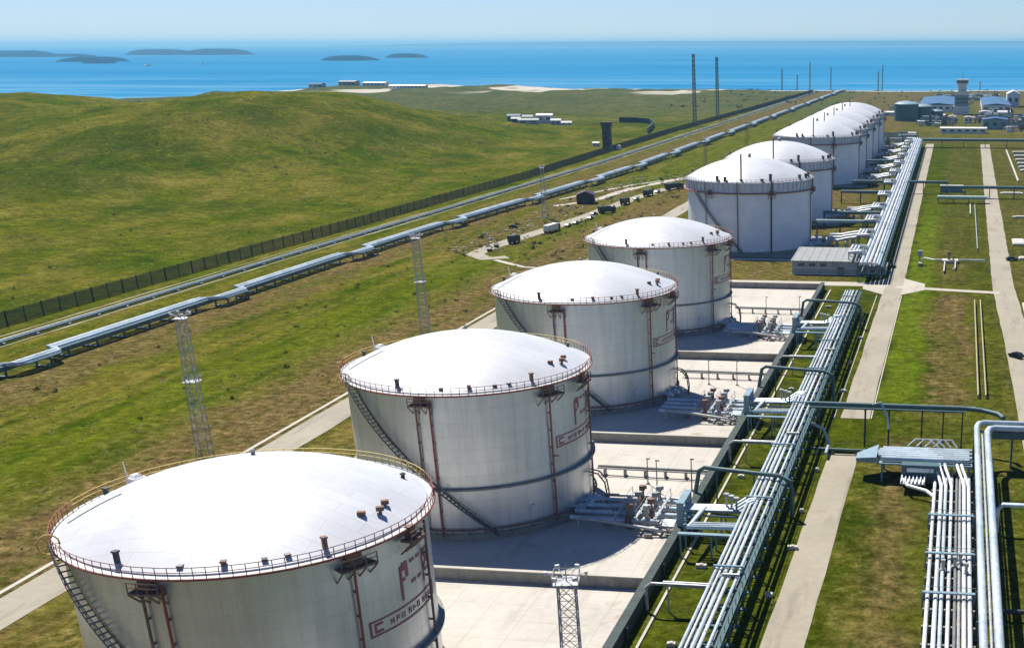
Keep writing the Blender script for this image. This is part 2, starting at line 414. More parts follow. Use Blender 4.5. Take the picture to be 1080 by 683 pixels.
for x in (-24.6, -16.4): struct('kerb', MB().b2((x - .12, 277, -.1), (x + .12, 428, .14)), M['kerb'])

# tank bund floors
pads = [(98, 175.9), (176.55, 252.0), (252.65, 329.6), (330.25, 436.6)]
for a, b in pads: struct('concrete_floor', MB().add([(-113, a, .04), (-44.4, a, .04), (-44.4, b, .04), (-113, b, .04)], [(0, 1, 2, 3)]), M['pad'])
M['bed'] = concrete('stained_concrete_bed', (.30, .285, .25), 8.0, (.12, .12, .09), .7)
for c in (535, 631, 799, 870, 935, 1000, 1065):
    struct('concrete_bed', MB().add([(-114, c - 31, .035), (-52, c - 31, .035), (-52, c + 31, .035), (-114, c + 31, .035)], [(0, 1, 2, 3)]), M['bed'])
struct('road', strip([(-115, 499), (-60, 499)], 5, .055, .2), M['pad'])

# bund walls
for (a, b), lab in zip([(175.9, 176.55), (252.0, 252.65), (329.6, 330.25), (436.6, 437.25)],
        ['grey concrete bund wall nearest the camera, just behind the foreground tank', 'grey concrete bund wall between the second and third silver tanks',
         'grey concrete bund wall between the third and fourth silver tanks', 'grey concrete bund wall beside the cross road at the far end of the silver tanks']):
    w = thing('bund_wall', lab, 'wall', (-78.7, (a + b) / 2, 0), 0, 'cross walls between the tank basins')
    MB().b2((-34.3, -.3, -.2), (34.2, .3, 1.9)).build('wall_panel', M['wallgrey'], w)
    MB().b2((-34.3, -.42, 1.9), (34.2, .42, 2.05)).build('coping', M['kerb'], w)
w = thing('bund_wall', 'long dark green bund wall running beside the silver pipe rack', 'wall', (-43.6, 266, 0))
MB().b2((-.55, -171, -.2), (.55, 171.4, 2.25)).build('wall_panel', M['bundwall'], w)
MB().b2((-.7, -171.2, 2.25), (.7, 171.6, 2.4)).build('coping', M['bundwall'], w)
for yy in range(-168, 172, 12): MB().b2((.55, yy - .25, -.1), (1.0, yy + .25, 2.0)).build('buttress', M['bundwall'], w)
w = thing('bund_wall', 'low pale bund wall at the back of the silver tanks', 'wall', (-113.3, 266, 0))
MB().b2((-.3, -171, -.2), (.29, 171.4, 1.5)).build('wall_panel', M['wallgrey'], w)
MB().b2((-.4, -171.2, 1.5), (.4, 171.6, 1.62)).build('coping', M['kerb'], w)

# ------------------------------------------------------------------ storage tanks
def ring_pts(r, z, n=96, a0=0, a1=360): return [(r * math.cos(R(a0 + (a1 - a0) * i / n)), r * math.sin(R(a0 + (a1 - a0) * i / n)), z) for i in range(n + (0 if a1 - a0 == 360 else 1))]
def pol(r, a, z): return (r * math.cos(R(a)), r * math.sin(R(a)), z)
def railing(mb, r, z, h, n, a0=0, a1=360, w=.05):
    full = a1 - a0 == 360
    for hh in (h, h * .55): mb.tube(ring_pts(r, z + hh, n, a0, a1), w, 5, closed=full)
    for i in range(n if full else n + 1):
        a = a0 + (a1 - a0) * i / n; mb.bar(pol(r, a, z), pol(r, a, z + h), w * 1.8)
def platform(t, a, z, r, wdeg=6, m='rust', name='platform'):
    """bracketed steel platform hung on the shell"""
    mb = MB(); mb.patch(r, a - wdeg, a + wdeg, z, z + .25, 1.7); 
    for q in (-wdeg, -wdeg / 3, wdeg / 3, wdeg):
        mb.bar(pol(r + 1.6, a + q, z), pol(r, a + q, z - 1.5), .16); mb.bar(pol(r + 1.6, a + q, z + .2), pol(r + 1.6, a + q, z + 1.4), .12)
    mb.tube(ring_pts(r + 1.6, z + 1.4, 6, a - wdeg, a + wdeg), .07, 5); mb.tube(ring_pts(r + 1.6, z + .85, 6, a - wdeg, a + wdeg), .06, 5)
    mb.patch(r + .2, a - wdeg * .5, a + wdeg * .3, z + .25, z + 1.7, .8)
    return mb.build(name, M[m], t)
def stair(t, r, a0, z0, a1, z1, name='staircase'):
    mb = MB(); n = 46
    P = lambda rr, dz: [pol(rr, a0 + (a1 - a0) * i / n, z0 + (z1 - z0) * i / n + dz) for i in range(n + 1)]
    for rr in (r + .12, r + 1.35):
        for i in range(n):
            p, q = P(rr, 0)[i], P(rr, 0)[i + 1]
            mb.add([p, q, (q[0], q[1], q[2] + .45), (p[0], p[1], p[2] + .45), ], [(0, 1, 2, 3), (3, 2, 1, 0)])
    for i in range(n):
        a = a0 + (a1 - a0) * (i + .5) / n; z = z0 + (z1 - z0) * (i + .5) / n + .2
        mb.patch(r + .12, a - .45, a + .45, z, z + .07, 1.2)
    o = mb.build(name, M['grey'], t)
    h = MB(); h.tube(P(r + 1.35, 1.45), .07, 5); h.tube(P(r + 1.35, .95), .05, 5)
    for i in range(0, n + 1, 2): h.bar(P(r + 1.35, .3)[i], P(r + 1.35, 1.45)[i], .09)
    h.build('handrail', M['grey'], o)
    return o

RA, HA = 20.7, 25.4
def tank_a():
    t = thing('storage_tank', '', 'tank', (-83.2, 136.4, 0), 0, 'silver tanks with white domed roofs in the near row')
    MB().lathe([(RA, .3), (RA, 6), (RA, 12), (RA, 18), (RA, HA)], 128).build('shell', M['shell'], t, cyl_uv=RA)
    prof = [(RA + .15, HA - .25), (RA + .15, HA)] ; rs = 5.3
    Rc = (RA * RA + rs * rs) / (2 * rs)
    for i in range(1, 21):
        q = RA * (1 - i / 20); prof.append((max(q, .01), HA + math.sqrt(Rc * Rc - q * q) - (Rc - rs)))
    roof = MB().lathe(prof, 128).build('roof', M['roof'], t, angle=60)
    for a, q, c in ((110, 7, 'grey'), (35, 18.5, 'dark')):
        v = MB(); z = HA + math.sqrt(Rc * Rc - q * q) - (Rc - rs) - .1
        v.cyl(pol(q, a, z), .25, .6, 10).cyl(pol(q, a, z + .6), .42, .2, 10, .2); v.build('roof_vent', M[c], roof)
    # cable lying on the dome
    k = MB(); k.tube([pol(q, 188 + q * .9, HA + math.sqrt(Rc * Rc - q * q) - (Rc - rs) + .05) for q in (20, 18.5, 17, 15.5, 14)], .06, 5); k.build('cable', M['grey'], roof)
    # edge boxes
    for a, m, h in ((-104, 'dark', 1.6), (-69, 'rust', .8), (-38, 'rust', 1.6), (-50, 'grey', .6), (-57, 'dark', .5), (-82, 'grey', .5), (176, 'dark', 1.2)):
        b = MB(); p = pol(RA - .9, a, HA + h / 2); b.box(p, (.45, .5, h), R(a)).box((p[0], p[1], HA + h + .08), (.7, .65, .2), R(a)); b.build('edge_box', M[m], t)
    b = MB(); p = pol(RA - .6, 161, HA + .6); b.box(p, (1.6, 1.8, 1.0), R(161)).box((p[0], p[1], p[2] + .7), (1.3, 1.5, .4), R(161), .5).bar((p[0] - 1, p[1], HA), (p[0] - 1.4, p[1], HA + 3), .15); b.build('sampling_hut', M['white'], t)
    # level gauges near the head of the pipes
    gq = MB()
    for a, q in ((-16, 3.4), (-9, 2.4), (-2, 3.0)):
        p = pol(RA - q, a, HA + .6); gq.cyl(p, .22, 1.2, 8).box((p[0], p[1], HA + 1.9), (.9, .6, .5), R(a + 30))
    gq.tube([pol(RA - 3.4, -16, HA + .5), pol(RA - 2.4, -9, HA + .6), pol(RA - 3.0, -2, HA + .5)], .12, 6); gq.build('level_gauge', M['rust'], t)
    # walkway round the top with railing; the back half is painted yellow
    wk = MB(); wk.lathe([(RA + .05, HA - .55), (RA + 1.0, HA - .45), (RA + 1.0, HA - .2), (RA + .2, HA - .2)], 128); wk = wk.build('rim_walkway', M['galv'], t)
    e = MB(); e.tube(ring_pts(RA + 1.02, HA - .35, 128), .13, 6, closed=True); e.build('edge_trim', M['red'], wk)
    rl = MB(); railing(rl, RA + .95, HA - .2, 1.25, 60, -172, 40, .045); rl.build('railing', M['red'], t)
    rl = MB(); railing(rl, RA + .95, HA - .2, 1.25, 42, 40, 188, .055); rl.build('railing', M['yellow'], t)
    # wind girders
    gd = MB(); gd.lathe([(RA, 8.75), (RA + .75, 8.85), (RA + .75, 9.15), (RA, 9.2)], 128); gd.build('wind_girder', M['wallgrey'], t)
    gd = MB(); gd.tube(ring_pts(RA + .55, 1.9, 96), .18, 6, closed=True)
    for i in range(48): gd.bar(pol(RA + .55, i * 7.5, 1.9), pol(RA + .1, i * 7.5, .3), .12)
    gd.build('foam_ring_pipe', M['rust'], t)
    MB().lathe([(RA + .01, 1.3), (RA + .5, .9), (RA + .5, 0)], 128).build('foundation_ring', M['wallgrey'], t)
    # platforms and red riser pipes
    platform(t, -91, 23.4, RA, 4.5, 'rust'); platform(t, -31, 23.2, RA, 6, 'rust'); platform(t, -7, 23.6, RA + .3, 4, 'rust')
    for a, m in ((-93.5, 'rust'), (-87, 'red'), (-31.5, 'red'), (5.5, 'rust')):
        p = MB(); p.tube([pol(RA + .5, a, 24.2), pol(RA + .42, a, 12), pol(RA + .42, a, .6)], .17, 8)
        for z in range(2, 24, 3): p.patch(RA, a - .5, a + .5, z, z + .15, .45)
        p.build('riser_pipe', M[m], t)
    p = MB(); p.tube([pol(RA + .4, -31.5, 12.6), pol(RA + .4, -28, 12.3)], .12, 6); p.build('pipe_elbow', M['red'], t)
    stair(t, RA, -134, 24.9, -62, .6)
    # round gate at the stair head
    gt = MB(); c = Vector(pol(RA + 1.2, -138, HA + .1)); tn = Vector(pol(1, -138, 0))
    for rr in (1.15,):
        gt.tube([c + tn * (rr * math.cos(2 * PI * i / 16)) + Vector((0, 0, rr * math.sin(2 * PI * i / 16))) for i in range(16)], .1, 5, closed=True)
    for q in (-60, 0, 60): gt.bar(c + tn * 1.15 * math.cos(R(q)) + Vector((0, 0, 1.15 * math.sin(R(q)))), c - tn * 1.15 * math.cos(R(q)) - Vector((0, 0, 1.15 * math.sin(R(q)))), .08)
    gt.build('ladder_cage', M['yellow'], t)
    # curved ladder hoop at the foot
    hp = MB()
    for da in (-2, 2): hp.tube([pol(RA + .1, 2 + da, 6.4), pol(RA + 1.8, 2 + da, 6.0), pol(RA + 3.0, 2 + da, 4.4), pol(RA + 3.3, 2 + da, 2.2), pol(RA + 3.2, 2 + da, .3)], .14, 6)
    for rr, z in ((1.8, 6), (2.5, 5.2), (3, 4.4), (3.25, 3), (3.25, 1.6)): hp.bar(pol(RA + rr, 0, z), pol(RA + rr, 4, z), .1)
    hp.build('ladder_hoop', M['rust'], t)
    # shell nozzles
    for a in (-18, -10, -2):
        nz = MB(); nz.tube([pol(RA - .2, a, 1.9), pol(RA + 2.2, a, 1.9)], .5, 12); nz.tube([pol(RA + 1.2, a, 1.9), pol(RA + 1.4, a, 1.9)], .8, 12)
        nz.build('nozzle', M['clad'], t)
    for a in (-44, -112):
        mh = MB(); mh.tube([pol(RA - .2, a, 4.4), pol(RA + .6, a, 4.4)], .6, 14)
        mh.build('manhole', M['white'], t)
    # painted emblem
    em = MB(); r = RA + .02
    em.patch(r, -28, 12, 13.6, 13.82).patch(r, -28, 12, 15.4, 15.6).patch(r, -26, -25.3, 14, 15.2).patch(r, -25.3, -22.5, 14.9, 15.2).patch(r, -25.3, -22.5, 14, 14.3); em.patch(r, -28, -27.2, 13.6, 15.6).patch(r, 11.2, 12, 13.6, 15.6)
    for i, a in enumerate((-19, -16.2, -13.4, -9.6, -6.8, -4.0, 0, 2.8, 5.6, 8.4)):      # the strip's lettering, too small to read
        w = 1.5
        em.patch(r, a, a + .26, 14.2, 14.95)
        if i % 3 != 1: em.patch(r, a + w - .26, a + w, 14.2, 14.95)
        if i % 3 != 2: em.patch(r, a + .26, a + w, 14.52, 14.66)
        if i % 2: em.patch(r, a + .26, a + w, 14.82, 14.95)
    em.patch(r, -12.3, -11.2, 16.3, 20.6).patch(r, -11, -7.6, 19.9, 20.9).patch(r, -9, -7.6, 18.9, 19.9).patch(r, -11, -9.6, 18.6, 19.0)
    em.patch(r, -6, -3, 20.3, 20.7).patch(r, -6, -3, 17.7, 18.1).patch(r, -1.4, 1, 20.3, 20.7).patch(r, -1.4, 1, 17.7, 18.1)
    em.patch(r, 3, 3.7, 16.6, 20.9).patch(r, 9.4, 10.1, 16.6, 20.9).patch(r, 4.8, 8.2, 20.3, 20.7).patch(r, 4.8, 8.2, 17.7, 18.1)
    for i in range(6):
        em.patch(r, 4 + i * .85, 4 + (i + 1) * .85, 18.1 + i * .36, 18.6 + i * .36); em.patch(r, 4 + i * .85, 4 + (i + 1) * .85, 20.0 - i * .36, 20.4 - i * .36)
    em.build('emblem', M['red_sign'], t)
    return t
ta = tank_a(); ta['label'] = 'nearest silver tank with white dome, cut off by the lower left edge'
for (x, y), lab in zip([(-84, 213), (-84.9, 291.8), (-85.8, 374.4)],
        ['silver tank with white dome, second from the camera, its whole shell in view', 'silver tank with white dome, third from the camera, between the second and fourth', 'farthest silver tank, last in its row before the cross road and the white tanks']):
    dup(ta, (x, y, 0), lab)

RB, HB = 25.3, 27.6
def tank_b():
    t = thing('storage_tank', '', 'tank', (-83.8, 535.4, 0), 0, 'white tanks in the far row')
    MB().lathe([(RB, .2), (RB, 10), (RB, 20), (RB, HB)], 128).build('shell', M['shell_white'], t, cyl_uv=RB)
    prof = [(RB + .2, HB - .3), (RB + .2, HB)]; rs = 7.4; Rc = (RB * RB + rs * rs) / (2 * rs)
    for i in range(1, 21):
        q = RB * (1 - i / 20); prof.append((max(q, .01), HB + math.sqrt(Rc * Rc - q * q) - (Rc - rs)))
    roof = MB().lathe(prof, 128).build('roof', M['roof'], t, angle=60)
    v = MB(); v.cyl((0, 0, HB + rs - .1), .6, 1.2, 12).cyl((0, 0, HB + rs + 1.1), .95, .4, 12, .3); v.build('roof_vent', M['grey'], roof)
    # deep wind girder under the rim
    gd = MB(); gd.lathe([(RB, HB - 4.6), (RB + .9, HB - 4.5), (RB + .9, HB - 4.2), (RB + .45, HB - 4.1), (RB + .45, HB - .7), (RB + .9, HB - .6), (RB + .9, HB - .3), (RB, HB - .25)], 128)
    for i in range(72): gd.patch(RB + .4, i * 5 - .25, i * 5 + .25, HB - 4.1, HB - .7, .45)
    gd = gd.build('wind_girder', M['girder'], t)
    e = MB(); e.tube(ring_pts(RB + 1.0, HB - 4.35, 128), .25, 6, closed=True); e.build('edge_trim', M['red'], gd)
    rl = MB(); railing(rl, RB + .8, HB - .3, 1.2, 90, w=.05); rl.build('railing', M['rust'], t)
    MB().lathe([(RB + .01, 1.0), (RB + .6, .8), (RB + .6, 0)], 128).build('foundation_ring', M['wallgrey'], t)
    for a, m in ((-92, 'rust'), (-62, 'dark'), (-8, 'rust'), (-124, 'galv')):
        p = MB(); p.tube([pol(RB + 1.0, a, HB), pol(RB + 1.0, a, HB - 4.6), pol(RB + .4, a, HB - 6), pol(RB + .4, a, .5)], .2 if a != -62 else .28, 8); p.build('riser_pipe', M[m], t)
    for a in (-118, -62, -8): platform(t, a, HB - 5.0, RB + .4, 3, 'rust')
    for a, m, h in ((-112, 'rust', 1.8), (-104, 'dark', 1.5), (-62, 'dark', 2.6), (-28, 'rust', 1.6), (-16, 'dark', 1.6), (-9, 'rust', 2), (170, 'rust', 2), (-70, 'dark', .9)):
        b = MB(); p = pol(RB - .6, a, HB + h / 2); b.box(p, (.9, .9, h), R(a)).box((p[0], p[1], HB + h + .1), (1.2, 1.1, .25), R(a)); b.build('edge_box', M[m], t)
    k = MB(); p = pol(RB - .9, -89, HB); k.cyl((p[0], p[1], HB - .2), .3, 10, 10).cyl((p[0], p[1], HB - .2), .55, 1.2, 10).cyl((p[0], p[1], HB + 9.8), .45, .4, 10)
    k.build('vent_stack', M['rust'], t)
    stair(t, RB, -136, HB - 5, -88, .6)
    for a in (-20, -12, -4):
        nz = MB(); nz.tube([pol(RB - .2, a, 1.9), pol(RB + 2.2, a, 1.9)], .6, 12)
        nz.build('nozzle', M['clad'], t)
    return t
tb = tank_b(); tb['label'] = 'nearest of the white tanks, with red ring and tall stack, behind the cross road'
for y, lab in zip((627, 794.7, 857, 921, 985, 1050),
        ['white tank half hidden behind the first white tank of the far row', 'white tank in the middle of the far row with a gap in front of it', 'fourth white tank of the far row, overlapped by the third one',
         'fifth white tank of the far row, only its dome and right edge showing', 'sixth white tank of the far row, just before the last one', 'last and farthest white tank of the far row']):
    dup(tb, (-83.8, y, 0), lab)

# ------------------------------------------------------------------ main pipe rack
def rack(label, x0, y0, x1, y1, w, step, offs, pm, z=6.0, r=.3, fm='teal', low=True, kind='pipe_rack'):
    t = thing(kind, label, 'pipe rack', (x0, y0, 0), -math.atan2(x1 - x0, y1 - y0)); L = math.hypot(x1 - x0, y1 - y0)
    n = int(L / step)
    for i in range(n + 1):
        y = L * i / n; f = MB()
        for s in (-1, 1):
            f.box((s * w / 2, y, z / 2 - .1), (.3, .3, z + .2)); f.bar((s * w / 2, y, .2), (s * w / 2, y + min(step, 3) * .9, z * .6), .14)
        f.box((0, y, z - .35), (w + .5, .28, .34)).box((0, y, z * .56), (w, .22, .26))
        f.bar((-w / 2, y, z * .56), (w / 2, y, z - .4), .12)
        f.box((0, y, .05), (w + 1.1, .9, .3))
        f.build('frame', M[fm], t)
    for i, (ox, rr, m) in enumerate(offs):
        MB().tube([(ox, 0, z + rr), (ox, L, z + rr)], rr, 10).build('pipe', M[m], t)
    if low:
        for ox in (-.35, .3): MB().tube([(ox * w, 0, z * .56 + .13 + .28), (ox * w, L, z * .56 + .13 + .28)], .28, 8).build('pipe', M['grey'], t)
    bm = MB()
    for s in (-1, 1): bm.box((s * (w / 2), L / 2, z - .42), (.2, L, .3))
    bm.build('side_beam', M[fm], t)
    hr = MB(); hr.tube([(w / 2 + .9, 0, z + 1), (w / 2 + .9, L, z + 1)], .05, 5); hr.box((w / 2 + .65, L / 2, z - .1), (.8, L, .06))
    for i in range(int(L / 3)): hr.bar((w / 2 + .9, i * 3, z - .1), (w / 2 + .9, i * 3, z + 1), .08)
    hr.build('catwalk', M[fm], t)
    for i in range(2, n, 5):
        cb = MB(); y = L * i / n; cb.box((0, y, z + .85), (w + .3, .35, .25)).box((w / 2, y, z + .3), (.25, .3, 1.1)).box((-w / 2, y, z + .3), (.25, .3, 1.1))
        cb.build('pipe_strap', M['bluegrey'], t)
    return t
rack('long silver pipe rack beside the dark green bund wall, ending at the cross road', -30.2, 96, -30.9, 401, 4.2, 6.2,
     [(-1.8, .24, 'clad'), (-1.15, .2, 'cladw'), (-.25, .3, 'clad'), (.55, .27, 'cladw'), (1.7, .24, 'clad')], M)
rack('wide white pipe rack leading past the white tanks beyond the cross road', -28.8, 452, -33.2, 1085, 7.6, 12.5,
     [(-3.1, .55, 'cladw'), (-1.7, .6, 'clad'), (-.2, .6, 'cladw'), (1.3, .5, 'cladw'), (2.5, .45, 'clad'), (3.3, .3, 'clad')], M)

# pipe loops and trays that climb on the far rack
for i, y in enumerate((476, 520, 566, 612, 665, 725, 790, 850, 910, 975, 1035)):
    t = thing('expansion_loop', ['white expansion loop on the far pipe rack nearest the cross road', 'white expansion loop on the far rack beside the grey shed roof', 'white expansion loop on the far rack level with the first white tank',
        'white expansion loop on the far rack beside the second white tank', 'white expansion loop on the far rack in front of the gap between white tanks', 'white expansion loop on the far rack where the dark pipe bridge crosses',
        'white expansion loop on the far rack beside the third white tank', 'white expansion loop on the far rack beside the fourth white tank', 'white expansion loop on the far rack beside the fifth white tank',
        'white expansion loop on the far rack beside the sixth white tank', 'white expansion loop at the far end of the far rack'][i], 'pipe', (-29.0 - (y - 452) * .0069, y, 6.2), 0, 'expansion loops on the far rack')
    for k, rr in ((0, .5), (1.3, .45), (2.5, .4)):
        MB().tube([(-3.2 + k * .3, -8 + k, .6), (-3.2 + k * .3, -8 + k, 1.9), (-8 + k, -8 + k, 1.9), (-8 + k, 8 - k, 1.9), (-3.2 + k * .3, 8 - k, 1.9), (-3.2 + k * .3, 8 - k, .6)], rr, 10).build('pipe', M['cladw'], t)
    for q in (-6, 0, 6):
        s = MB(); s.box((-6.4, q, 1.2), (4.6, .3, .3)); s.box((-8.4, q, -2.5), (.3, .3, 7.4)); s.box((-4.4, q, -2.5), (.3, .3, 7.4))
        s.build('support', M['teal'], t)

# branches from each basin to the main rack
def branch(y, lab, i):
    t = thing('branch_pipes', lab, 'pipework', (-44, y, 0), 0, 'branch pipes from the tank basins to the rack')
    for k in range(4):
        dy = 3.4 - k * .95
        MB().tube([(-3, dy, 1.6), (-.6, dy, 1.6), (.5, dy, 4.6 + .05 * k), (9.0 + k * .6, dy, 4.7 + .05 * k), (11.5 + k * .5, dy, 6.4), (13.2, dy, 6.6)], .34, 10).build('pipe', M['clad'], t)
    for k in range(3):
        dy = -6.2 - k * .9
        MB().tube([(4.6 - k * .2, 1.8, 4.9), (3.8 - k * .2, dy, 4.9), (13.3, dy, 5.1), (13.6, dy + .6, 6.6)], .32, 10).build('pipe', M['cladw' if k == 1 else 'clad'], t)
    pl = MB(); pl.box((7.8, -9.3, 4.25), (11.5, 1.0, .3)).box((7.8, -5.2, 4.2), (11.5, .25, .35)).box((6.5, 4.2, 4.1), (11, .3, .3)).box((6.5, -.1, 4.1), (11, .3, .3))
    for xx in (2.4, 7.5, 12.5):
        for yy in (-9.3, -5.2, -.1, 4.2): pl.box((xx, yy, 2), (.28, .28, 4.2))
    pl.build('tray', M['bluegrey'], t)
    st = MB(); st.box((.8, 5.2, 4.3), (1.2, .25, 4.4)).box((.8, -1.4, 4.3), (1.2, .25, 4.4)).bar((.8, 5.2, 2.1), (.8, -1.4, 6.4), .25).bar((.8, -1.4, 2.1), (.8, 5.2, 6.4), .25).box((.8, 1.9, 6.55), (1.3, 7, .3)).box((.8, 1.9, 2.6), (1.3, 7, .2))
    for yy in (5.2, 1.9, -1.4):
        for xx in (.3, 1.3): st.box((xx, yy, 1.2), (.2, .2, 2.6))
    st.build('stile', M['bluegrey'], t)
    for k in range(3): MB().cyl((8 + k * 1.0, 2.6 - k * .9, 4.8), .2, 2.2, 8).cyl((8 + k * 1.0, 2.6 - k * .9, 7.0), .5, .3, 10).build('valve_stem', M['galv'], t)
branch(199, 'blue pipe branch and stile crossing the dark wall beside the second silver tank', 0)
branch(270, 'blue pipe branch and stile crossing the dark wall beside the third silver tank', 1)
branch(356, 'blue pipe branch crossing the dark wall beside the fourth silver tank', 2)

# dark pipe that arches over the rack, from each basin
for x0, y, lab in ((-68, 214, 'dark green pipe arching over the rack from the second silver tank'), (-66, 292, 'dark green pipe arching over the rack from the third silver tank'), (-66, 377, 'thin dark pipe arching over the rack from the fourth silver tank')):
    t = thing('crossing_pipe', lab, 'pipe', (x0, y, 0), 0, 'pipes that cross over the rack')
    w = -44 - x0
    MB().tube([(w - .3, 1.5, 1.7), (w + .6, 1.4, 6.6), (w + 1.6, 1.2, 7.3), (w + 15.6, -1.8, 7.3), (w + 17.6, -2.6, 6.6), (w + 18, -2.8, 5), (w + 18, -2.8, .2)], .4, 10).build('pipe', M['teal'], t)
    for q in (4, 11): MB().box((w + q, 1.2 - q * .21, 3.5), (.25, .25, 7.1)).build('support', M['teal'], t)
# low pale pipe run along each basin floor, with posts
for y, lab in ((231, 'pale pipe on low stands crossing the basin behind the second silver tank'), (310, 'pale pipe on low stands crossing the basin behind the third silver tank'), (394, 'pale pipe on low stands crossing the basin behind the fourth silver tank')):
    t = thing('floor_pipe', lab, 'pipe', (-66, y, 0), 0, 'pipes along the basin floors')
    MB().tube([(-.5, 0, 1.6), (21.6, -.8, 1.6)], .28, 10).build('pipe', M['grey'], t); MB().tube([(-.5, -1, 1.5), (21.6, -1.8, 1.5)], .16, 8).build('pipe', M['grey'], t)
    for q in range(1, 22, 4): MB().box((q, -.7, .65), (.25, 1.6, 1.3)).build('support', M['grey'], t)
for x, y, h, lab in ((-52.8, 222, 6, 'thin grey post beside the valves of the second silver tank, left of two'), (-46.4, 223, 6.2, 'thin dark post beside the dark wall, right of two near the second silver tank'), (-55.5, 226, 5, 'thin grey post standing nearest the second silver tank'),
        (-58, 303, 6, 'thin grey post in the basin of the third silver tank, left of two'), (-51, 303, 6, 'thin grey post in the basin of the third silver tank, right of two'), (-56, 388, 6, 'thin grey post in the basin of the fourth silver tank'),
        (-46, 390, 6, 'thin grey post by the dark wall beside the fourth silver tank')):
    p = MB(); p.cyl((0, 0, 0), .13, h, 8, .09).box((0, 0, .1), (.6, .6, .2)).box((.2, 0, h), (.7, .3, .2)); tag(p.build('post', M['dark' if 'dark post' in lab else 'grey'], loc=(x, y, .04)), lab, 'post', 'posts in the tank basins')

# valve manifolds on the basin floors
def manifold():
    t = thing('valve_manifold', '', 'valves', (-52, 206, .04), 0, 'valve groups beside the silver tanks')
    for k in range(4):
        y = 6 - k * 3.4
        MB().tube([(-11.5, y * .9 - 1, 1.9), (-8, y, 1.5), (7.6, y, 1.5)], .42, 10).build('pipe', M['clad'], t)
    MB().tube([(-9, 9.5, 1.2), (-2, 9.5, 1.2), (-1, 9.5, 1.2), (7.5, 8.4, 1.2)], .3, 8).build('pipe', M['galv'], t)
    MB().tube([(-9.5, -6.5, .6), (-9.5, -6.5, 2.4), (-6, -7.2, 2.4), (6, -7.2, 1.0)], .3, 8).build('pipe', M['galv'], t)
    for k in range(4):
        y = 6 - k * 3.4
        for dx in (-1.2, 1.9):
            v = MB(); v.tube([(dx - .55, y, 1.5), (dx + .55, y, 1.5)], .75, 12).cyl((dx, y, 1.5), .38, 2.1, 8).box((dx, y + .1, 4.0), (.9, 1.0, .9)).cyl((dx + .6, y, 3.9), .28, .6, 8).box((dx, y, .4), (.9, .7, .8))
            v.build('valve', M['rust' if (k + (dx > 0)) % 3 == 0 else 'galv'], t)
    for xx in (-3.2, .4, 3.8):
        s = MB(); s.box((xx, .6, 2.7), (.5, 13.5, .12))
        for yy in (-5.8, -1, 3, 7): s.box((xx, yy, 1.35), (.15, .15, 2.7)); s.bar((xx, yy, 2.7), (xx, yy, 3.8), .08)
        s.bar((xx, -5.8, 3.8), (xx, 7.2, 3.8), .07)
        s.build('platform', M['galv'], t)
    st = MB()
    for i in range(7): st.box((4.4 + i * .4, -6.4, 2.5 - i * .35), (.4, 1.0, .06))
    st.bar((4.2, -5.9, 2.6), (7.0, -5.9, .2), .15).bar((4.2, -6.9, 2.6), (7.0, -6.9, .2), .15).bar((4.2, -6.9, 3.6), (7.0, -6.9, 1.2), .08); st.build('steps', M['galv'], t)
    for x, y in ((-5.5, 4), (-5.5, -3), (4.8, 4), (5.2, -2.6), (3, -8)): MB().box((x, y, .35), (1.3, .7, .7)).build('footing', M['wallgrey'], t)
    return t
mf = manifold(); mf['label'] = 'grey and rusty valve group on the basin floor beside the second silver tank'
dup(mf, (-52, 276, .04), 'grey and rusty valve group on the basin floor beside the third silver tank')
dup(mf, (-52.5, 362, .04), 'grey and rusty valve group on the basin floor beside the fourth silver tank')
dup(mf, (-52, 130, .04), 'grey and rusty valve group on the basin floor beside the nearest silver tank')

# pale bars from the wall to the rack
for y, lab in ((168, 'pale pipe bar between the dark wall and the rack, nearest the camera'), (241, 'pale pipe bar between the dark wall and the rack near the third silver tank'), (316, 'pale pipe bar between the dark wall and the rack near the fourth silver tank')):
    t = thing('pipe_bar', lab, 'pipe', (-41, y, 0), 0, 'pale bars joining the rack')
    MB().tube([(-1.2, 0, .4), (-1.2, 0, 4), (-.4, 0, 4.6), (8.5, 0, 4.6), (10.5, -.4, 6.8), (12.8, -.4, 6.8)], .26, 8).build('pipe', M['galv'], t)
    MB().tube([(1.2, .8, 4.6), (8.5, .8, 4.6), (10.5, .5, 6.8)], .2, 8).build('pipe', M['cladw'], t)
    s = MB(); s.box((2, .3, 2.2), (.2, .2, 4.4)).box((8, .3, 2.2), (.2, .2, 4.4)).box((5, .3, 4.25), (7, .5, .15)); s.build('support', M['galv'], t)

# white pipework of the far tanks
def far_pipes():
    t = thing('tank_pipework', '', 'pipework', (-50, 535, 0), 0, 'white pipework beside the white tanks')
    rnd = random.Random(3)
    for k in range(5):
        y = 8 - k * 4; z = 1.6 + .5 * (k % 2)
        MB().tube([(-9 - k % 2, y, 1.9), (-4, y, z), (-1, y + 1.5, z), (-1, y + 1.5, z + 2.2), (4, y + 1.5, z + 2.2), (6, y + .5, z + 2.8), (15, y + .5, z + 4.2)], .55, 10).build('pipe', M['cladw'], t)
    for k in range(7):
        x, y = rnd.uniform(-7, 9), rnd.uniform(-10, 10)
        v = MB(); v.cyl((x, y, 0), .5, 3.2, 8).box((x, y, 3.6), (1.5, 1.3, 1.0)).tube([(x - .8, y, 1.7), (x + .8, y, 1.7)], .9, 10); v.build('valve', M[('white', 'rust', 'galv')[k % 3]], t)
    b = MB(); b.box((-3, -2, 2.6), (6, 18, .2))
    for xx in (-6, 0):
        for yy in (-10, -4, 2, 6): b.box((xx, yy, 1.3), (.25, .25, 2.6))
    b.build('platform', M['galv'], t)
    return t
fp = far_pipes(); fp['label'] = 'white pipework right of the first white tank, behind the grey shed'
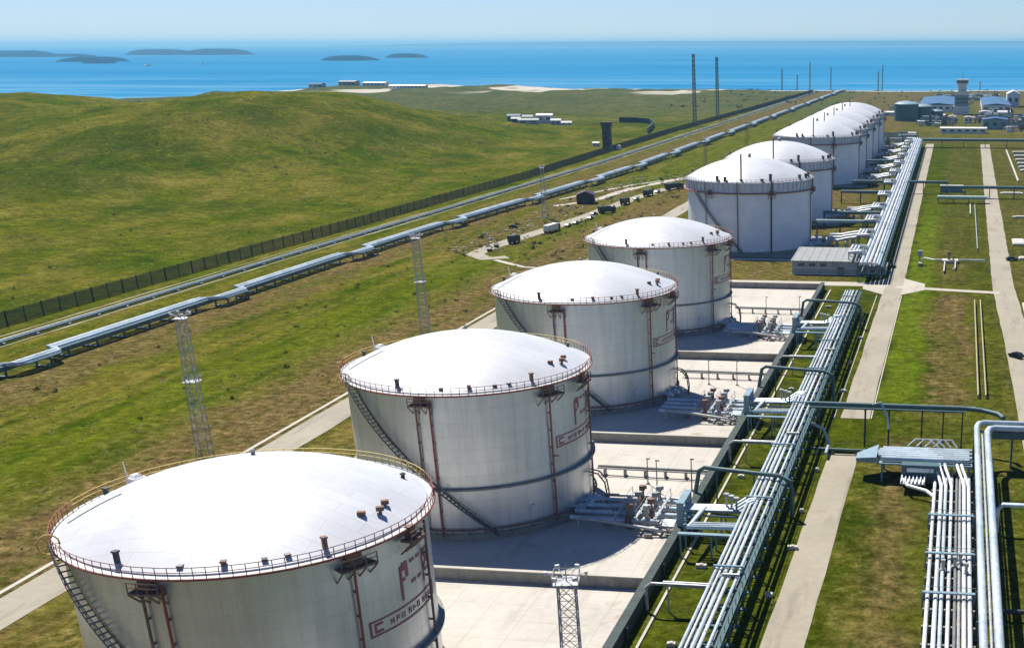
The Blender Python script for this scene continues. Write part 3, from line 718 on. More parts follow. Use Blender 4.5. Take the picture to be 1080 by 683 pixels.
for y, lab in ((627, 'white pipework right of the second white tank'), (794, 'white pipework right of the third white tank in the far row'), (857, 'white pipework right of the fourth white tank'), (921, 'white pipework right of the fifth white tank'), (985, 'white pipework right of the sixth white tank'), (1050, 'white pipework right of the farthest white tank')):
    dup(fp, (-50.5, y, 0), lab)

# ------------------------------------------------------------------ right-hand rack and bridges
t = thing('ground_pipes', 'row of white pipes on low sleepers at the lower right', 'pipes', (2, 90, 0))
for x, r, m in ((-3.3, .3, 'cladw'), (-2.1, .34, 'cladw'), (-1.25, .3, 'clad'), (-.2, .3, 'cladw'), (.75, .24, 'grey'), (1.35, .24, 'galv'), (2.1, .34, 'cladw'), (2.95, .34, 'cladw')):
    MB().tube([(x, 0, 1.5), (x, 148 - abs(x) * 1.2, 1.5)], r, 10).build('pipe', M[m], t)
for y in range(4, 148, 6): MB().box((-.1, y, .6), (7.6, .5, 1.2)).build('sleeper', M['wallgrey'], t)
for y in (85, 101, 119, 62): 
    s = MB(); s.box((-.2, y, 2.55), (7.8, .7, .2))
    for x in (-4, 3.7): s.box((x, y, 1.3), (.25, .5, 2.6))
    s.bar((-4, y, 3.5), (3.7, y, 3.5), .07)
    for x in (-4, -1.5, 1, 3.7): s.bar((x, y, 2.6), (x, y, 3.5), .07)
    s.build('step_over', M['bluegrey'], t)
for x, y in ((-1.2, 96), (.6, 97.5), (2.4, 95), (1.5, 99)):
    v = MB(); v.cyl((x, y, 1.5), .25, 1.6, 8).box((x, y, 3.2), (.7, .7, .5)).tube([(x, y - .4, 1.5), (x, y + .4, 1.5)], .55, 10); v.build('valve', M['galv'], t)
t = thing('tall_pipes', 'pair of tall blue grey pipes on trestles running along the right side', 'pipes', (7.2, 80, 0))
MB().tube([(-1.05, 0, 8.4), (-1.05, 164, 8.4), (-.6, 166.4, 8.4), (.5, 167.3, 8.4), (60, 167.0, 8.4)], .55, 12).build('pipe', M['clad'], t)
MB().tube([(.95, 0, 8.3), (.95, 161, 8.3), (1.4, 163.2, 8.3), (2.5, 164, 8.3), (60, 163.7, 8.3)], .62, 12).build('pipe', M['clad'], t)
MB().tube([(0, 0, 8.0), (0, 160, 8.0)], .2, 8).build('pipe', M['galv'], t)
for y in range(4, 165, 10):
    f = MB(); f.box((0, y, 7.55), (3.6, .35, .35)).box((0, y, 4.4), (2.6, .25, .3)).bar((-1.3, y, .3), (1.3, y, 4.4), .15)
    for s in (-1, 1): f.box((s * 1.35, y, 3.7), (.3, .3, 7.6)); f.box((s * 1.35, y, .2), (.9, .9, .5))
    f.build('frame', M['dark'], t)
d = MB(); d.box((30, 165.4, 7.4), (56, 3.0, .5)).box((30, 163.4, 7.0), (56, .2, 1.4))
for x in range(6, 58, 8): d.box((x, 165.4, 3.6), (.35, 2.4, 7.2))
d.build('deck', M['teal'], t)
MB().tube([(2.4, 128, .2), (2.4, 128, 4.2), (3.2, 128.5, 5), (50, 128.5, 5)], .42, 10).build('pipe', M['clad'], t)
MB().tube([(1.9, 92, .2), (2.0, 92, 1.4), (40, 93, 1.6)], .35, 10).build('pipe', M['dark'], t)
MB().tube([(1.4, 64, 8.3), (2.2, 62, 8.1), (3.4, 59, 6), (3.6, 57, 1)], .4, 10).build('pipe', M['clad'], t)

t = thing('pipe_tray', 'blue grey tray of pipes on a trestle at the end of the white ground pipes', 'pipes', (-3, 237, 0))
for k in range(6): MB().tube([(-10.2 + abs(k - 2.5) * .6, 3.6 - k * 1.25, 4.4), (8.4 - (k % 2) * .5, 3.6 - k * 1.25, 4.4)], .46, 10).build('pipe', M['clad'], t)
d = MB(); d.box((-.5, .4, 3.6), (18, 8.6, .3))
for x in (-8.5, -3, 3, 8):
    for y in (-3.4, 4.2): d.box((x, y, 1.7), (.35, .35, 3.6))
d.add([(-9.6, -4, 3.75), (-9.6, 4.6, 3.75), (-13.6, 1.5, 3.3), (-13.6, -2, 3.3), (-9.6, -4, 4.9), (-9.6, 4.6, 4.9), (-13.6, 1.5, 4.0), (-13.6, -2, 4.0)], [(0, 1, 2, 3), (7, 6, 5, 4), (0, 3, 7, 4), (3, 2, 6, 7), (2, 1, 5, 6), (1, 0, 4, 5)])
d.build('deck', M['bluegrey'], t)
d = MB(); d.box((-1.2, -5.0, 2.6), (7, 2.4, 3.4)); d.build('duct', M['teal'], t)
d = MB(); d.box((-1.2, -6.3, 3.4), (5, .15, .8)); 
for i in range(6): d.box((-3.4 + i * .9, -6.45, 3.4), (.5, .1, .5))
d.build('louvre', M['cladw'], t)
d = MB()
for k in range(4): d.tube([(-4 + k * 1.7, 5.3, 4.5), (-2.5 + k * 1.7, 6.6, 5.6), (0 + k * 1.5, 6.6, 5.6), (2 + k * 1.2, 5.2, 4.5)], .22, 8)
d.build('loop', M['galv'], t)
d = MB(); d.box((-2.4, -8.0, 1.9), (4.6, 4.6, .25)).tube([(-4.4, -8, 2.1), (-3.2, -11.5, 2.0), (.2, -13.4, 1.8), (1.6, -15.5, 1.5)], .34, 8)
for i in range(7): d.box((-4.5 + i * .7, -8, 2.2), (.22, 4.6, .5))
d.build('landing', M['cladw'], t)
d = MB(); pass
for xx in (2.9, 3.75, 4.8, 7.1, 7.95): MB().tube([(xx - 1.6, -2, 3.9), (xx - 1.2, -5.4, 3.6), (xx - .4, -7.4, 2.2), (xx, -9.5, 1.5), (xx, -13, 1.5)], .31, 8).build('drop_pipe', M['cladw'], t)

t = thing('pipe_bridge', 'dark teal pipe bridge over the road joining the silver rack to the right side', 'pipe bridge', (-27, 256, 0))
MB().tube([(-1, 0, 8.8), (30, 0, 8.8), (34, -.8, 8.8), (37.5, -2.8, 8.6), (38.5, -5, 8.4)], .5, 12).build('pipe', M['teal'], t)
MB().tube([(-2, 1.3, 8.6), (33, 1.3, 8.6)], .3, 8).build('pipe', M['bluegrey'], t)
d = MB(); d.box((15, .6, 7.95), (32, 1.6, .2))
d.build('deck', M['teal'], t)
for x in (1, 10.6, 15.5, 22.3, 26.6, 30.5):
    f = MB(); f.box((x, -.2, 3.9), (.28, .28, 7.9)).box((x, 1.4, 3.9), (.28, .28, 7.9)).box((x, .6, 7.7), (.3, 2.2, .3)).bar((x, -.2, 3), (x, 1.4, 6), .12); f.build('leg', M['dark'], t)
MB().tube([(12, -.2, 8.9), (13.8, -.8, 9.6), (15.4, -2.5, 7), (15.8, -4, 5)], .28, 8).build('pipe', M['bluegrey'], t)
MB().tube([(3.5, -10, 1.2), (3.5, -3, 1.2), (2.2, -2, 4), (-1, -2, 5.5)], .34, 8).build('pipe', M['clad'], t)
t = thing('bridge_shadow_bar', 'dark pipe standing in for the bridge shadow lying low across the end of the road', 'shade_bar', (-20, 249.6, 0))  # dark pipe shaped as the shadow of the pipe bridge on the ground
MB().tube([(-7, .4, 1.0), (-3, .2, 1.0), (8, 0, 1.0)], .3, 8).build('pipe', M['teal'], t)
for x in (-6, -2.5, 2.5, 7): MB().box((x, .2, .35), (.5, .7, .7)).build('support', M['wallgrey'], t)

def bridge(label, x0, x1, y, z, w, m, step=12, dark=True):
    t = thing('pipe_bridge', label, 'pipe bridge', (x0, y, 0)); L = x1 - x0
    for k in range(3): MB().tube([(0, -w / 2 + w * (k + .5) / 3, z + .45), (L, -w / 2 + w * (k + .5) / 3, z + .45)], w / 7, 8).build('pipe', M[m], t)
    d = MB(); d.box((L / 2, -w / 2, z), (L, .3, .9)).box((L / 2, w / 2, z), (L, .3, .9)).box((L / 2, 0, z - .3), (L, w, .2)); d.build('deck', M[m], t)
    for i in range(int(L / step) + 1):
        x = min(L - .4, .4 + i * step); f = MB(); f.box((x, -w / 2, z / 2), (.4, .4, z)).box((x, w / 2, z / 2), (.4, .4, z)).bar((x, -w / 2, .5), (x, w / 2, z - .5), .2); f.build('leg', M['dark'], t)
    return t
bridge('dark teal pipe bridge across both roads at the far end of the green plots', -31, 75, 1082, 5.5, 7, 'teal', 17)
bridge('slim dark pipe bridge crossing the left road toward the white tanks', -58, -5, 742, 6, 2.4, 'teal', 13)
bridge('thick dark green pipe bridge crossing the right road', -9, 70, 722, 5.5, 3.2, 'teal', 13)
bridge('pale green pipe tray in front of the dark green bridge', -10, 16, 698, 2.6, 4.5, 'palegreen', 8)
for y, lab in ((601, 'dark pipe bridge from the first white tank to the far rack'), (570, 'grey green pipe bridge ending behind the grey shed'), (690, 'dark pipe bridge in the gap behind the second white tank'), (880, 'dark pipe bridge between the fourth and fifth white tanks')):
    bridge(lab, -60, -28, y, 5.8, 2.6, 'bluegrey' if y == 570 else 'teal', 10)

# ------------------------------------------------------------------ trestle pipeline along the field
ctr = [(-242.5, 110), (-239, 250), (-237, 330), (-232, 545), (-219, 720), (-213, 850), (-208.5, 1400), (-205, 2050), (-203, 2400)]
def cx(y):
    for (a, b), (c, d) in zip(ctr, ctr[1:]):
        if b <= y <= d: return a + (c - a) * (y - b) / (d - b)
    return ctr[-1][0]
t = thing('pipeline', 'long blue white pipeline with zigzag loops on low trestles along the field', 'pipeline', (-238, 110, 0))
LOOPS = [204, 298, 390, 484, 577, 672, 770, 868, 975, 1090, 1210, 1340, 1480, 1640, 1800, 1970, 2150]
for k, (off, r, m, z) in enumerate(((-1.9, .42, 'galv', 2.9), (-.6, .55, 'clad', 3.0), (.9, .55, 'clad', 2.9), (2.0, .25, 'bluegrey', 2.6))):
    P = []; y = 110
    for L in LOOPS:
        ln = 20 if L < 700 else 30
        a, b = L - ln / 2 + off * .8, L + ln / 2 - off * .8
        d = 4.0
        for q, e in ((a, 0), (a + 1.2, d * .85), (a + 2.6, d), (b - 2.6, d), (b - 1.2, d * .85), (b, 0)): P.append((cx(q) + off * (1 if e == 0 else .9) + e + 238, q - 110, z))
    P = [(cx(110) + off + 238, 0, z)] + P + [(cx(2380) + off + 238, 2270, z)]
    MB().tube(P, r, 10).build('pipe', M[m], t)
def trestle(y, e):
    f = MB(); x = cx(y) + e + 238; yy = y - 110
    f.box((x, yy, 2.1), (5.4, .5, .45)); f.box((x - 2.2, yy, 1.0), (.45, .45, 2.1)).box((x + 2.2, yy, 1.0), (.45, .45, 2.1)).box((x, yy, .1), (5.6, .9, .3)); return f
ysup = [y for y in range(120, 2376, 12)]
rest = MB()
for i, y in enumerate(ysup):
    e = 3.8 if any(abs(y - L) < (9 if L < 700 else 13) for L in LOOPS) else 0
    f = trestle(y, e)
    if i < 90: f.build('trestle', M['teal'], t)
    else: rest.v, rest.f = (lambda mb: (mb.v, mb.f))(rest.add(f.v, f.f))
rest.build('trestle', M['teal'], t)['kind'] = 'stuff'
b = MB()
for a, c in zip(range(112, 2376, 12), range(124, 2376, 12)):
    b.add([(cx(a) + 2.4 + 238, a - 110, 1.5), (cx(c) + 2.4 + 238, c - 110, 1.5), (cx(c) + 2.4 + 238, c - 110, 2.7), (cx(a) + 2.4 + 238, a - 110, 2.7), (cx(a) + 2.0 + 238, a - 110, 1.5), (cx(c) + 2.0 + 238, c - 110, 1.5), (cx(c) + 2.0 + 238, c - 110, 2.7), (cx(a) + 2.0 + 238, a - 110, 2.7)], [(0, 1, 2, 3), (7, 6, 5, 4), (3, 2, 6, 7), (1, 0, 4, 5)])
b.build('side_beam', M['teal'], t)

t = thing('ground_pipe', 'pair of low grey pipes on the grass strip between the fence and the zigzag pipeline', 'pipeline', (-262, 120, 0))
gp = [(-266.5, 120), (-264, 330), (-261, 480), (-255.5, 640), (-248.5, 900), (-246, 1400), (-246, 2300)]
for off, r, m in ((0, .42, 'galv'), (1.4, .3, 'bluegrey')): MB().tube([(x + 262 + off, y - 120, .8) for x, y in gp], r, 8).build('pipe', M[m], t)
for k in range(90):
    y = 126 + k * 14
    for (a, b), (c, d) in zip(gp, gp[1:]):
        if b <= y <= d: x = a + (c - a) * (y - b) / (d - b)
    MB().box((x + 262.7, y - 120, .25), (3.2, .8, .6)).build('support', M['block'], t)
# perimeter fence
fl = [(-283, 130), (-280, 344), (-278.5, 414), (-274, 523), (-266, 807), (-268, 1012), (-268, 1239), (-258, 1700), (-250, 2310)]
def fx(y):
    for (a, b), (c, d) in zip(fl, fl[1:]):
        if b <= y <= d: return a + (c - a) * (y - b) / (d - b)
t = thing('perimeter_fence', 'tall brown grey picket fence between the hill and the pipeline', 'fence', (-275, 130, 0))
pk = MB(); y = 130.0
while y < 2299:
    st = .46 if y < 700 else .8
    x = fx(y) + 275; z = T(x - 275, y); w = .24 if y < 700 else .5
    pk.box((x, y - 130, z + 2.1), (.06, w, 4.2)); y += st
for z0 in (.7, 3.3):
    for a in range(130, 2290, 20): 
        bb = min(a + 20, 2299); pk.bar((fx(a) + 275.05, a - 130, z0 + T(fx(a), a)), (fx(bb) + 275.05, bb - 130, z0 + T(fx(bb), bb)), .14)
pk.build('picket_panel', M['fence'], t)
rest = MB()
for i, y in enumerate(range(131, 2299, 8)):
    p = MB(); p.box((fx(y) + 275.12, y - 130, T(fx(y), y) + 2.2), (.3, .3, 4.6))
    if i < 98: p.build('post', M['dark'], t)
    else: rest.add(p.v, p.f)
rest.build('post', M['dark'], t)['kind'] = 'stuff'

# ------------------------------------------------------------------ masts and towers
def lattice(mb, h, w0, w1, n, leg=.12, br=.06):
    def c(z, i): 
        w = (w0 + (w1 - w0) * z / h) / 2; return ((-w, -w, z), (w, -w, z), (w, w, z), (-w, w, z))[i]
    for i in range(4): mb.bar(c(0, i), c(h, i), leg)
    for k in range(n):
        z0, z1 = h * k / n, h * (k + 1) / n
        for i in range(4):
            j = (i + 1) % 4; mb.bar(c(z0, i), c(z1, j), br); mb.bar(c(z0, j), c(z1, i), br); mb.bar(c(z1, i), c(z1, j), br)
def light_tower(x, y, h, w0, w1, lab, m='galv', heads=True):
    t = thing('light_tower', lab, 'tower', (x, y, 0), R(12), 'lattice light towers')
    mb = MB(); lattice(mb, h, w0, w1, int(h / 1.9)); mb.build('lattice', M[m], t)
    for z, w in ((h, w1 + .9), (h * .55, w1 + 1.4)):
        p = MB(); p.box((0, 0, z), (w, w, .15))
        for i, j in ((-1, -1), (1, -1), (1, 1), (-1, 1)): p.bar((i * w / 2, j * w / 2, z), (i * w / 2, j * w / 2, z + 1.0), .07)
        for a, b in (((-1, -1), (1, -1)), ((1, -1), (1, 1)), ((1, 1), (-1, 1)), ((-1, 1), (-1, -1))): p.bar((a[0] * w / 2, a[1] * w / 2, z + 1), (b[0] * w / 2, b[1] * w / 2, z + 1), .07)
        p.build('platform', M[m], t)
    if heads:
        for a in range(0, 360, 60):
            q = MB(); pp = pol(w1 * .9 + .5, a, h + 1.0); q.box(pp, (.3, .5, .4), R(a)).bar(pol(w1 * .4, a, h + .4), pp, .08); q.build('floodlight', M['white'], t)
    k = MB(); k.tube([(0, 0, h), (0, 0, h + 2.2)], [.09, .03], 6); k.build('lightning_rod', M[m], t)
    return t
light_tower(-149.4, 232, 28, 2.6, 1.6, 'lattice light tower on the grass behind the nearest silver tank')
light_tower(-150.3, 351, 27, 2.6, 1.6, 'lattice light tower on the grass behind the second silver tank')
light_tower(-40.2, 124.5, 23.2, 2.3, 1.9, 'lattice light tower rising at the bottom between the nearest tank and the silver rack')
light_tower(-195.6, 612, 23, 2.4, 1.4, 'lattice light tower beside the loop road near the parked trucks')
light_tower(-158, 830, 22, 2.2, 1.2, 'lattice light tower behind the left edge of the first white tank', 'rust')
light_tower(-160, 1010, 22, 2.2, 1.2, 'lattice light tower far behind the second white tank', 'rust')
for x, y, h, lab in ((-265.9, 1344, 67, 'tall dark mast beyond the fence, left of a pair'), (-264.4, 1465.8, 63, 'tall dark mast beyond the fence, right of a pair'), (-315, 2390, 36, 'dark mast near the shore, first to the right of the tall pair'),
        (-294, 2440, 26, 'short thin mast near the shore between two taller ones'), (-271, 2440, 46, 'dark mast near the shore above the end of the pipeline'), (-239, 2500, 40, 'dark mast near the shore above the farthest white tanks'),
        (-139, 2400, 42, 'dark mast right of the white tanks, taller of two'), (-145, 2380, 32, 'thin mast right of the white tanks, shorter of two'), (-3, 2440, 12, 'short dark pole on the beach beyond the control tower'), (31, 2440, 15, 'short dark pole on the beach right of the control tower')):
    t = thing('mast', lab, 'mast', (x, y, T(x, y)), 0, 'dark masts in the distance')
    mb = MB(); lattice(mb, h, 3.0 if h > 60 else 1.9, 2.0 if h > 60 else 1.2, int(h / 4), .42, .24); mb.build('lattice', M['grey'], t)
    for q, e in ((h + .2, 2.6), (h * .6, 3.2)): MB().box((0, 0, q), (e, e, .4)).build('platform', M['grey'], t)
t = thing('watchtower', 'square grey brown tower standing by the fence below the hill houses', 'tower', (-277, 1040, 0))
MB().box((0, 0, 8.6), (6.2, 6.2, 17.2)).build('shaft', M['fence'], t)
MB().box((0, 0, 18.4), (7.4, 7.4, 2.6)).box((0, 0, 20), (8, 8, .5)).build('cabin', M['fence'], t)
for z in (4, 8, 12):
    MB().box((3.12, 0, z), (.1, 1.6, 1.6)).build('window', M['glass'], t); MB().box((0, -3.12, z), (1.6, .1, 1.6)).build('window', M['glass'], t)
MB().box((7.5, -4, 1.5), (8, 5, 3)).build('annex', M['white'], t)

# ------------------------------------------------------------------ vehicles
def car(label, x, y, rz, m='black', s=1.0):
    t = thing('parked_car', label, 'car', (x, y, .06), rz, 'cars beside the tanks')
    b = MB(); prof = [(-2.2, .35), (2.2, .35), (2.25, .85), (1.2, 1.0), (.55, 1.5), (-1.3, 1.52), (-2.0, 1.05), (-2.25, .9)]
    n = len(prof); vs = [(-.88 * (.8 if z > 1.2 else 1), u, z) for u, z in prof] + [(.88 * (.8 if z > 1.2 else 1), u, z) for u, z in prof]
    b.add(vs, [tuple(range(n)), tuple(range(2 * n - 1, n - 1, -1))] + [(i, n + i, n + (i + 1) % n, (i + 1) % n) for i in range(n)]); b.build('body', M[m], t)
    MB().box((0, -.4, 1.25), (1.66, 2.0, .36), 0, .9).build('windows', M['glass'], t)
    for sx in (-.82, .82):
        for yy in (-1.4, 1.4): MB().tube([(sx - .11, yy, .33), (sx + .11, yy, .33)], .33, 12).build('wheel', M['rubber'], t)
    return t
def truck(label, x, y, rz, m='black', box='black', L=7.5):
    t = thing('parked_truck', label, 'truck', (x, y, .06), rz, 'trucks on the loop road')
    MB().box((0, L / 2 - 1.0, 1.75), (2.4, 2.0, 2.3), 0, .93).box((0, 0, .8), (2.0, L, .3)).build('cab', M[m], t)
    MB().box((0, L / 2 + .01, 2.15), (2.0, .05, .8)).box((0, L / 2 - 1, 2.2), (2.42, 1.1, .6)).build('windows', M['glass'], t)
    MB().box((0, -1.1, 2.15), (2.5, L - 2.4, 2.4)).build('cargo_box', M[box], t)
    for sx in (-1.05, 1.05):
        for yy in (L / 2 - 1.2, -L / 2 + 1.2, -L / 2 + 2.4): MB().tube([(sx - .16, yy, .5), (sx + .16, yy, .5)], .5, 12).build('wheel', M['rubber'], t)
    return t
car('black car parked at the rounded end of the loop road', -186.5, 508, R(15)); 
truck('short dark truck behind the black car on the loop road', -183.5, 530, R(-10), 'black', 'greencar', 7)
truck('dark truck with a long white box on the loop road below the light tower', -178, 566, R(-8), 'black', 'white', 13)
car('dark green car behind the long white truck on the loop road', -174.5, 592, R(-8), 'greencar')
car('black car on the loop road, second car behind the white truck', -172.5, 610, R(-8))
truck('dark green truck with a grey box on the loop road, behind the black car', -171, 635, R(-50), 'greencar', 'greencar', 9)
truck('black box truck on the loop road, first of three together', -171, 672, R(-6), 'black', 'black', 9)
truck('black box truck on the loop road, middle one of three', -168, 712, R(-10), 'black', 'black', 9.5)
truck('long dark truck at the bend of the loop road, last of three', -161, 748, R(-35), 'black', 'black', 13)
car('black car at the far side of the loop, close to the white tank', -147, 770, R(-80))
car('dark car stopped on the left road just before the crossing', -22.3, 487, R(-2), 'greencar')
car('dark car turning off the right road beside the green plot', 22.2, 508, R(-75), 'black')
car('dark car at the right edge of the right road, nearest the camera', 17.8, 342, R(40), 'black')
for x, y, a, m, lab in ((-187.5, 519, 20, 'black', 'black car parked beside the short dark truck at the loop road end'), (-175.5, 583, -8, 'greencar', 'dark car right at the tail of the long white truck'), (-175, 626, -20, 'black', 'black car squeezed beside the dark green truck on the loop road'),
        (-173.5, 655, -6, 'black', 'black car between the dark green truck and the three black trucks'), (-170, 692, -8, 'greencar', 'dark car between the first and middle black box trucks'), (-166.5, 728, -12, 'black', 'black car between the middle black truck and the long truck at the bend'),
        (-190, 548, 30, 'maroon', 'maroon car on the bare soil left of the long white truck'), (-199, 575, 60, 'black', 'black car on the bare soil at the foot of the loop road tower')): car(lab, x, y, R(a), m)
t = thing('storage_shed', 'dark maroon shed beside the loop road', 'shed', (-193, 676, 0), R(10))
MB().box((0, 0, 2.2), (9, 9, 4.4)).build('wall', M['maroon'], t)
MB().add([(-5, -5, 4.4), (5, -5, 4.4), (5, 5, 4.4), (-5, 5, 4.4), (0, -5, 6.4), (0, 5, 6.4)], [(0, 1, 4), (2, 3, 5), (1, 2, 5, 4), (3, 0, 4, 5), (3, 2, 1, 0)]).build('roof', M['maroon'], t)
MB().box((0, -4.55, 1.4), (3, .1, 2.8)).build('door', M['dark'], t)

# shed beside the crossing
t = thing('pump_shed', 'long grey shed with pale siding in front of the first white tank', 'shed', (-46, 480, 0))
MB().b2((-11.8, -13, 0), (11.8, 13, 4.6)).build('wall', M['siding'], t)
rf = MB(); rf.add([(-12.3, -13.5, 4.6), (12.3, -13.5, 4.6), (12.3, 13.5, 5.6), (-12.3, 13.5, 5.6), (-12.3, -13.5, 4.9), (12.3, -13.5, 4.9), (12.3, 13.5, 5.9), (-12.3, 13.5, 5.9)], [(3, 2, 1, 0), (4, 5, 6, 7), (0, 1, 5, 4), (1, 2, 6, 5), (2, 3, 7, 6), (3, 0, 4, 7)])
rf = rf.build('roof', M['roofgrey'], t)
rb = MB()
for i in range(9): rb.bar((-11.8 + i * 2.95, -13.4, 4.96), (-11.8 + i * 2.95, 13.4, 5.95), .14)
rb.build('seam', M['siding'], rf)
MB().b2((-11.9, -13.15, 2.3), (11.9, -13.0, 2.55)).b2((-11.9, -13.12, .0), (11.9, -13.0, .4)).build('trim', M['white'], t)
for x in (-8.5, -4.5, -.5): MB().box((x, -13.08, 3.4), (2.2, .14, 1.0)).build('window', M['glass'], t)
MB().box((6, -13.08, 1.4), (2.6, .14, 2.6)).build('door', M['wallgrey'], t)
t = thing('equipment_box', 'low pale equipment block beside the grey shed', 'equipment', (-28.6, 474, 0))
MB().b2((-5, -5, 0), (4.6, 4, 2.8)).build('housing', M['siding'], t)
MB().b2((-5.3, -5.3, 2.8), (4.9, 4.3, 3.05)).build('lid', M['white'], t)
for x in (-3.4, 0, 3.2): MB().box((x, -5.06, 1.4), (2.2, .12, 1.6)).build('louvre', M['grey'], t)

# yellow pipes and small plant on the plots between the roads
for x, lab in ((7.4, 'left one of two pale ochre pipes laid across the brown plot'), (9.2, 'right one of two pale ochre pipes laid across the brown plot')):
    t = thing('ground_pipe', lab, 'pipe', (x, 298, 0), 0, 'ochre pipes on the brown plot')
    MB().tube([(0, 0, 0), (0, 0, .9), (0, .8, 1.2), (0, 120, 1.2), (0, 121, .9), (0, 121, 0)], .22, 8).build('pipe', M['ochre'], t)
    for y in range(6, 120, 9): MB().box((0, y, .5), (.5, .3, 1.0)).build('support', M['block'], t)
t = thing('valve_pit', 'white pipe cross and valve pit in the green plot beyond the crossing', 'pipework', (-2.2, 496, 0))
MB().tube([(-10, 10, .1), (-9, 9, .9), (-5, 4.5, .9), (14, 6, .9), (14.5, 6, .1)], .3, 8).build('pipe', M['cladw'], t)
MB().tube([(-1, 0, .9), (-1, -22, .9), (-1, -22, 0)], .28, 8).tube([(3, 4, .9), (3, -14, .9), (2, -16, .6)], .28, 8).build('pipe', M['block'], t)
MB().box((1, 4, .6), (6, 5, 1.2)).build('pit', M['block'], t)
MB().cyl((.5, 4, 1.2), .5, 2.4, 8).box((.5, 4, 3.8), (1.2, 1.2, .8)).cyl((2.2, 2.8, 1.2), .3, 1.6, 8).build('valve', M['rust'], t)
MB().tube([(11.6, 36, .8), (11.6, 190, .8)], .22, 6).build('pipe', M['palegreen'], t)
MB().tube([(9.3, 150, .8), (9.3, 190, .8)], .3, 6).build('pipe', M['block'], t)
t = thing('meter_cabinet', 'grey cabinet on a post beside the left road beyond the crossing', 'cabinet', (-12.6, 495, 0))
MB().cyl((0, 0, 0), .2, 3.4, 8).build('post', M['grey'], t); MB().box((0, 0, 4), (1.8, 1.2, 2.2)).build('box', M['galv'], t); MB().box((.3, -3, .6), (1.4, 5, 1.2)).build('plinth', M['wallgrey'], t)
t = thing('site_shelter', 'small white roofed shelter in front of the slim pipe bridge', 'shelter', (-3, 752, 0))
MB().b2((-6, -2.5, 0), (6, 2.5, 3)).build('wall', M['bluegrey'], t); MB().b2((-6.5, -3, 3), (6.5, 3, 3.5)).build('roof', M['white'], t)
for i, (y, lab) in enumerate(((880, 'nearest pale slab of the row right of the right road'), (905, 'second pale slab from the camera right of the right road'), (932, 'third pale slab from the camera right of the right road'), (962, 'fourth pale slab from the camera right of the right road'), (995, 'fifth pale slab from the camera right of the right road'), (1030, 'farthest pale slab of the row right of the right road'))):
    s = MB(); s.box((0, 0, .6), (20, 6, 1.2)).box((0, 0, 1.3), (18, 4.6, .3)); tag(s.build('concrete_slab', M['block'], loc=(50, y, 0)), lab, 'slab', 'slabs right of the right road')
tag(MB().b2((-.3, -120, 0), (.3, 120, 1.0)).b2((-.45, -120, 1.0), (.45, 120, 1.15)).build('low_wall', M['block'], loc=(36, 930, 0)), 'low pale wall beside the row of slabs', 'wall')
for x, y, sx, sy, lab in ((26.5, 556, 5, 16, 'pale concrete apron block beside the right road near the parked car'), (28, 512, 6, 5, 'pale concrete block just right of the parked car'), (24.5, 410, 4, 16, 'pale concrete block beside the right road near the crossing'), (30, 745, 12, 5, 'pale block beside the right road under the green bridge'), (34, 640, 14, 3, 'long pale block right of the right road')):
    tag(MB().box((0, 0, .35), (sx, sy, .7)).box((0, 0, .8), (sx * .8, sy * .85, .25)).build('concrete_block', M['block'], loc=(x, y, 0)), lab, 'block', 'blocks beside the right road')
t = thing('pump_station', 'dark green pump unit with a white tank right of the right road', 'pump', (33, 578, 0))
MB().box((0, 0, 1.4), (4, 9, 2.8)).build('housing', M['teal'], t); MB().cyl((1, -7, 0), 1.2, 2.6, 12).build('drum', M['teal'], t); MB().cyl((0, 12, 0), .25, 6, 8).build('post', M['dark'], t); MB().cyl((0, 12, 6), 1.3, 1.6, 12, .8).build('lamp_head', M['white'], t)

# small white marker blocks in the grass
mk = [(-24.6, 152), (-25.1, 176), (-24.0, 196), (-24.6, 214), (-36.2, 157), (-37.5, 186), (-24.4, 238), (-38.5, 232), (-24.8, 300), (-25.5, 330), (-37.2, 300), (-38.5, 405), (-34.2, 412), (-24.9, 360)]
for i, (x, y) in enumerate(mk):
    b = MB(); b.box((0, 0, .3), (.7 + .5 * (i % 3), .8, .6)).box((0, 0, .65), (.5, .6, .15))
    tag(b.build('marker_block', M['block'], loc=(x, y, 0)), 'small pale concrete block lying in the grass along the silver pipe rack', 'block', 'pale blocks in the grass along the rack')

# ------------------------------------------------------------------ far terminal
def hall(label, x, y, w, l, h, wall, roof, cat='building', rise=2, name='warehouse', rz=0, group=None, z=None):
    t = thing(name, label, cat, (x, y, T(x, y) if z is None else z), rz, group)
    MB().b2((-w / 2, -l / 2, -1), (w / 2, l / 2, h)).build('wall', M[wall], t)
    a, b = w / 2 + .5, l / 2 + .5
    if w > l: MB().add([(-a, -b, h), (a, -b, h), (a, b, h), (-a, b, h), (-a, 0, h + rise), (a, 0, h + rise)], [(3, 2, 1, 0), (0, 1, 5, 4), (2, 3, 4, 5), (1, 2, 5), (3, 0, 4)]).build('roof', M[roof], t)
    else: MB().add([(-a, -b, h), (a, -b, h), (a, b, h), (-a, b, h), (0, -b, h + rise), (0, b, h + rise)], [(3, 2, 1, 0), (1, 2, 5, 4), (3, 0, 4, 5), (0, 1, 4), (2, 3, 5)]).build('roof', M[roof], t)
    n = max(2, int(w / 7))
    for i in range(n): MB().box((-w / 2 + w * (i + .5) / n, -l / 2 - .04, h * .55), (w / n * .5, .12, h * .32)).build('window', M['glass'], t)
    return t
hall('long blue roofed hall left of the control tower', -28, 1770, 46, 240, 8, 'white', 'blueroof', rise=2)
hall('long blue roofed hall right of the control tower', 42, 1760, 34, 230, 8, 'white', 'blueroof', rise=2)
hall('white roofed shed beside the dark round tanks', -79, 1560, 18, 14, 4, 'white', 'white', rise=1, name='shed')
hall('small white building in front of the left blue hall', -22, 1500, 11, 10, 4, 'white', 'white', rise=1, name='shed')
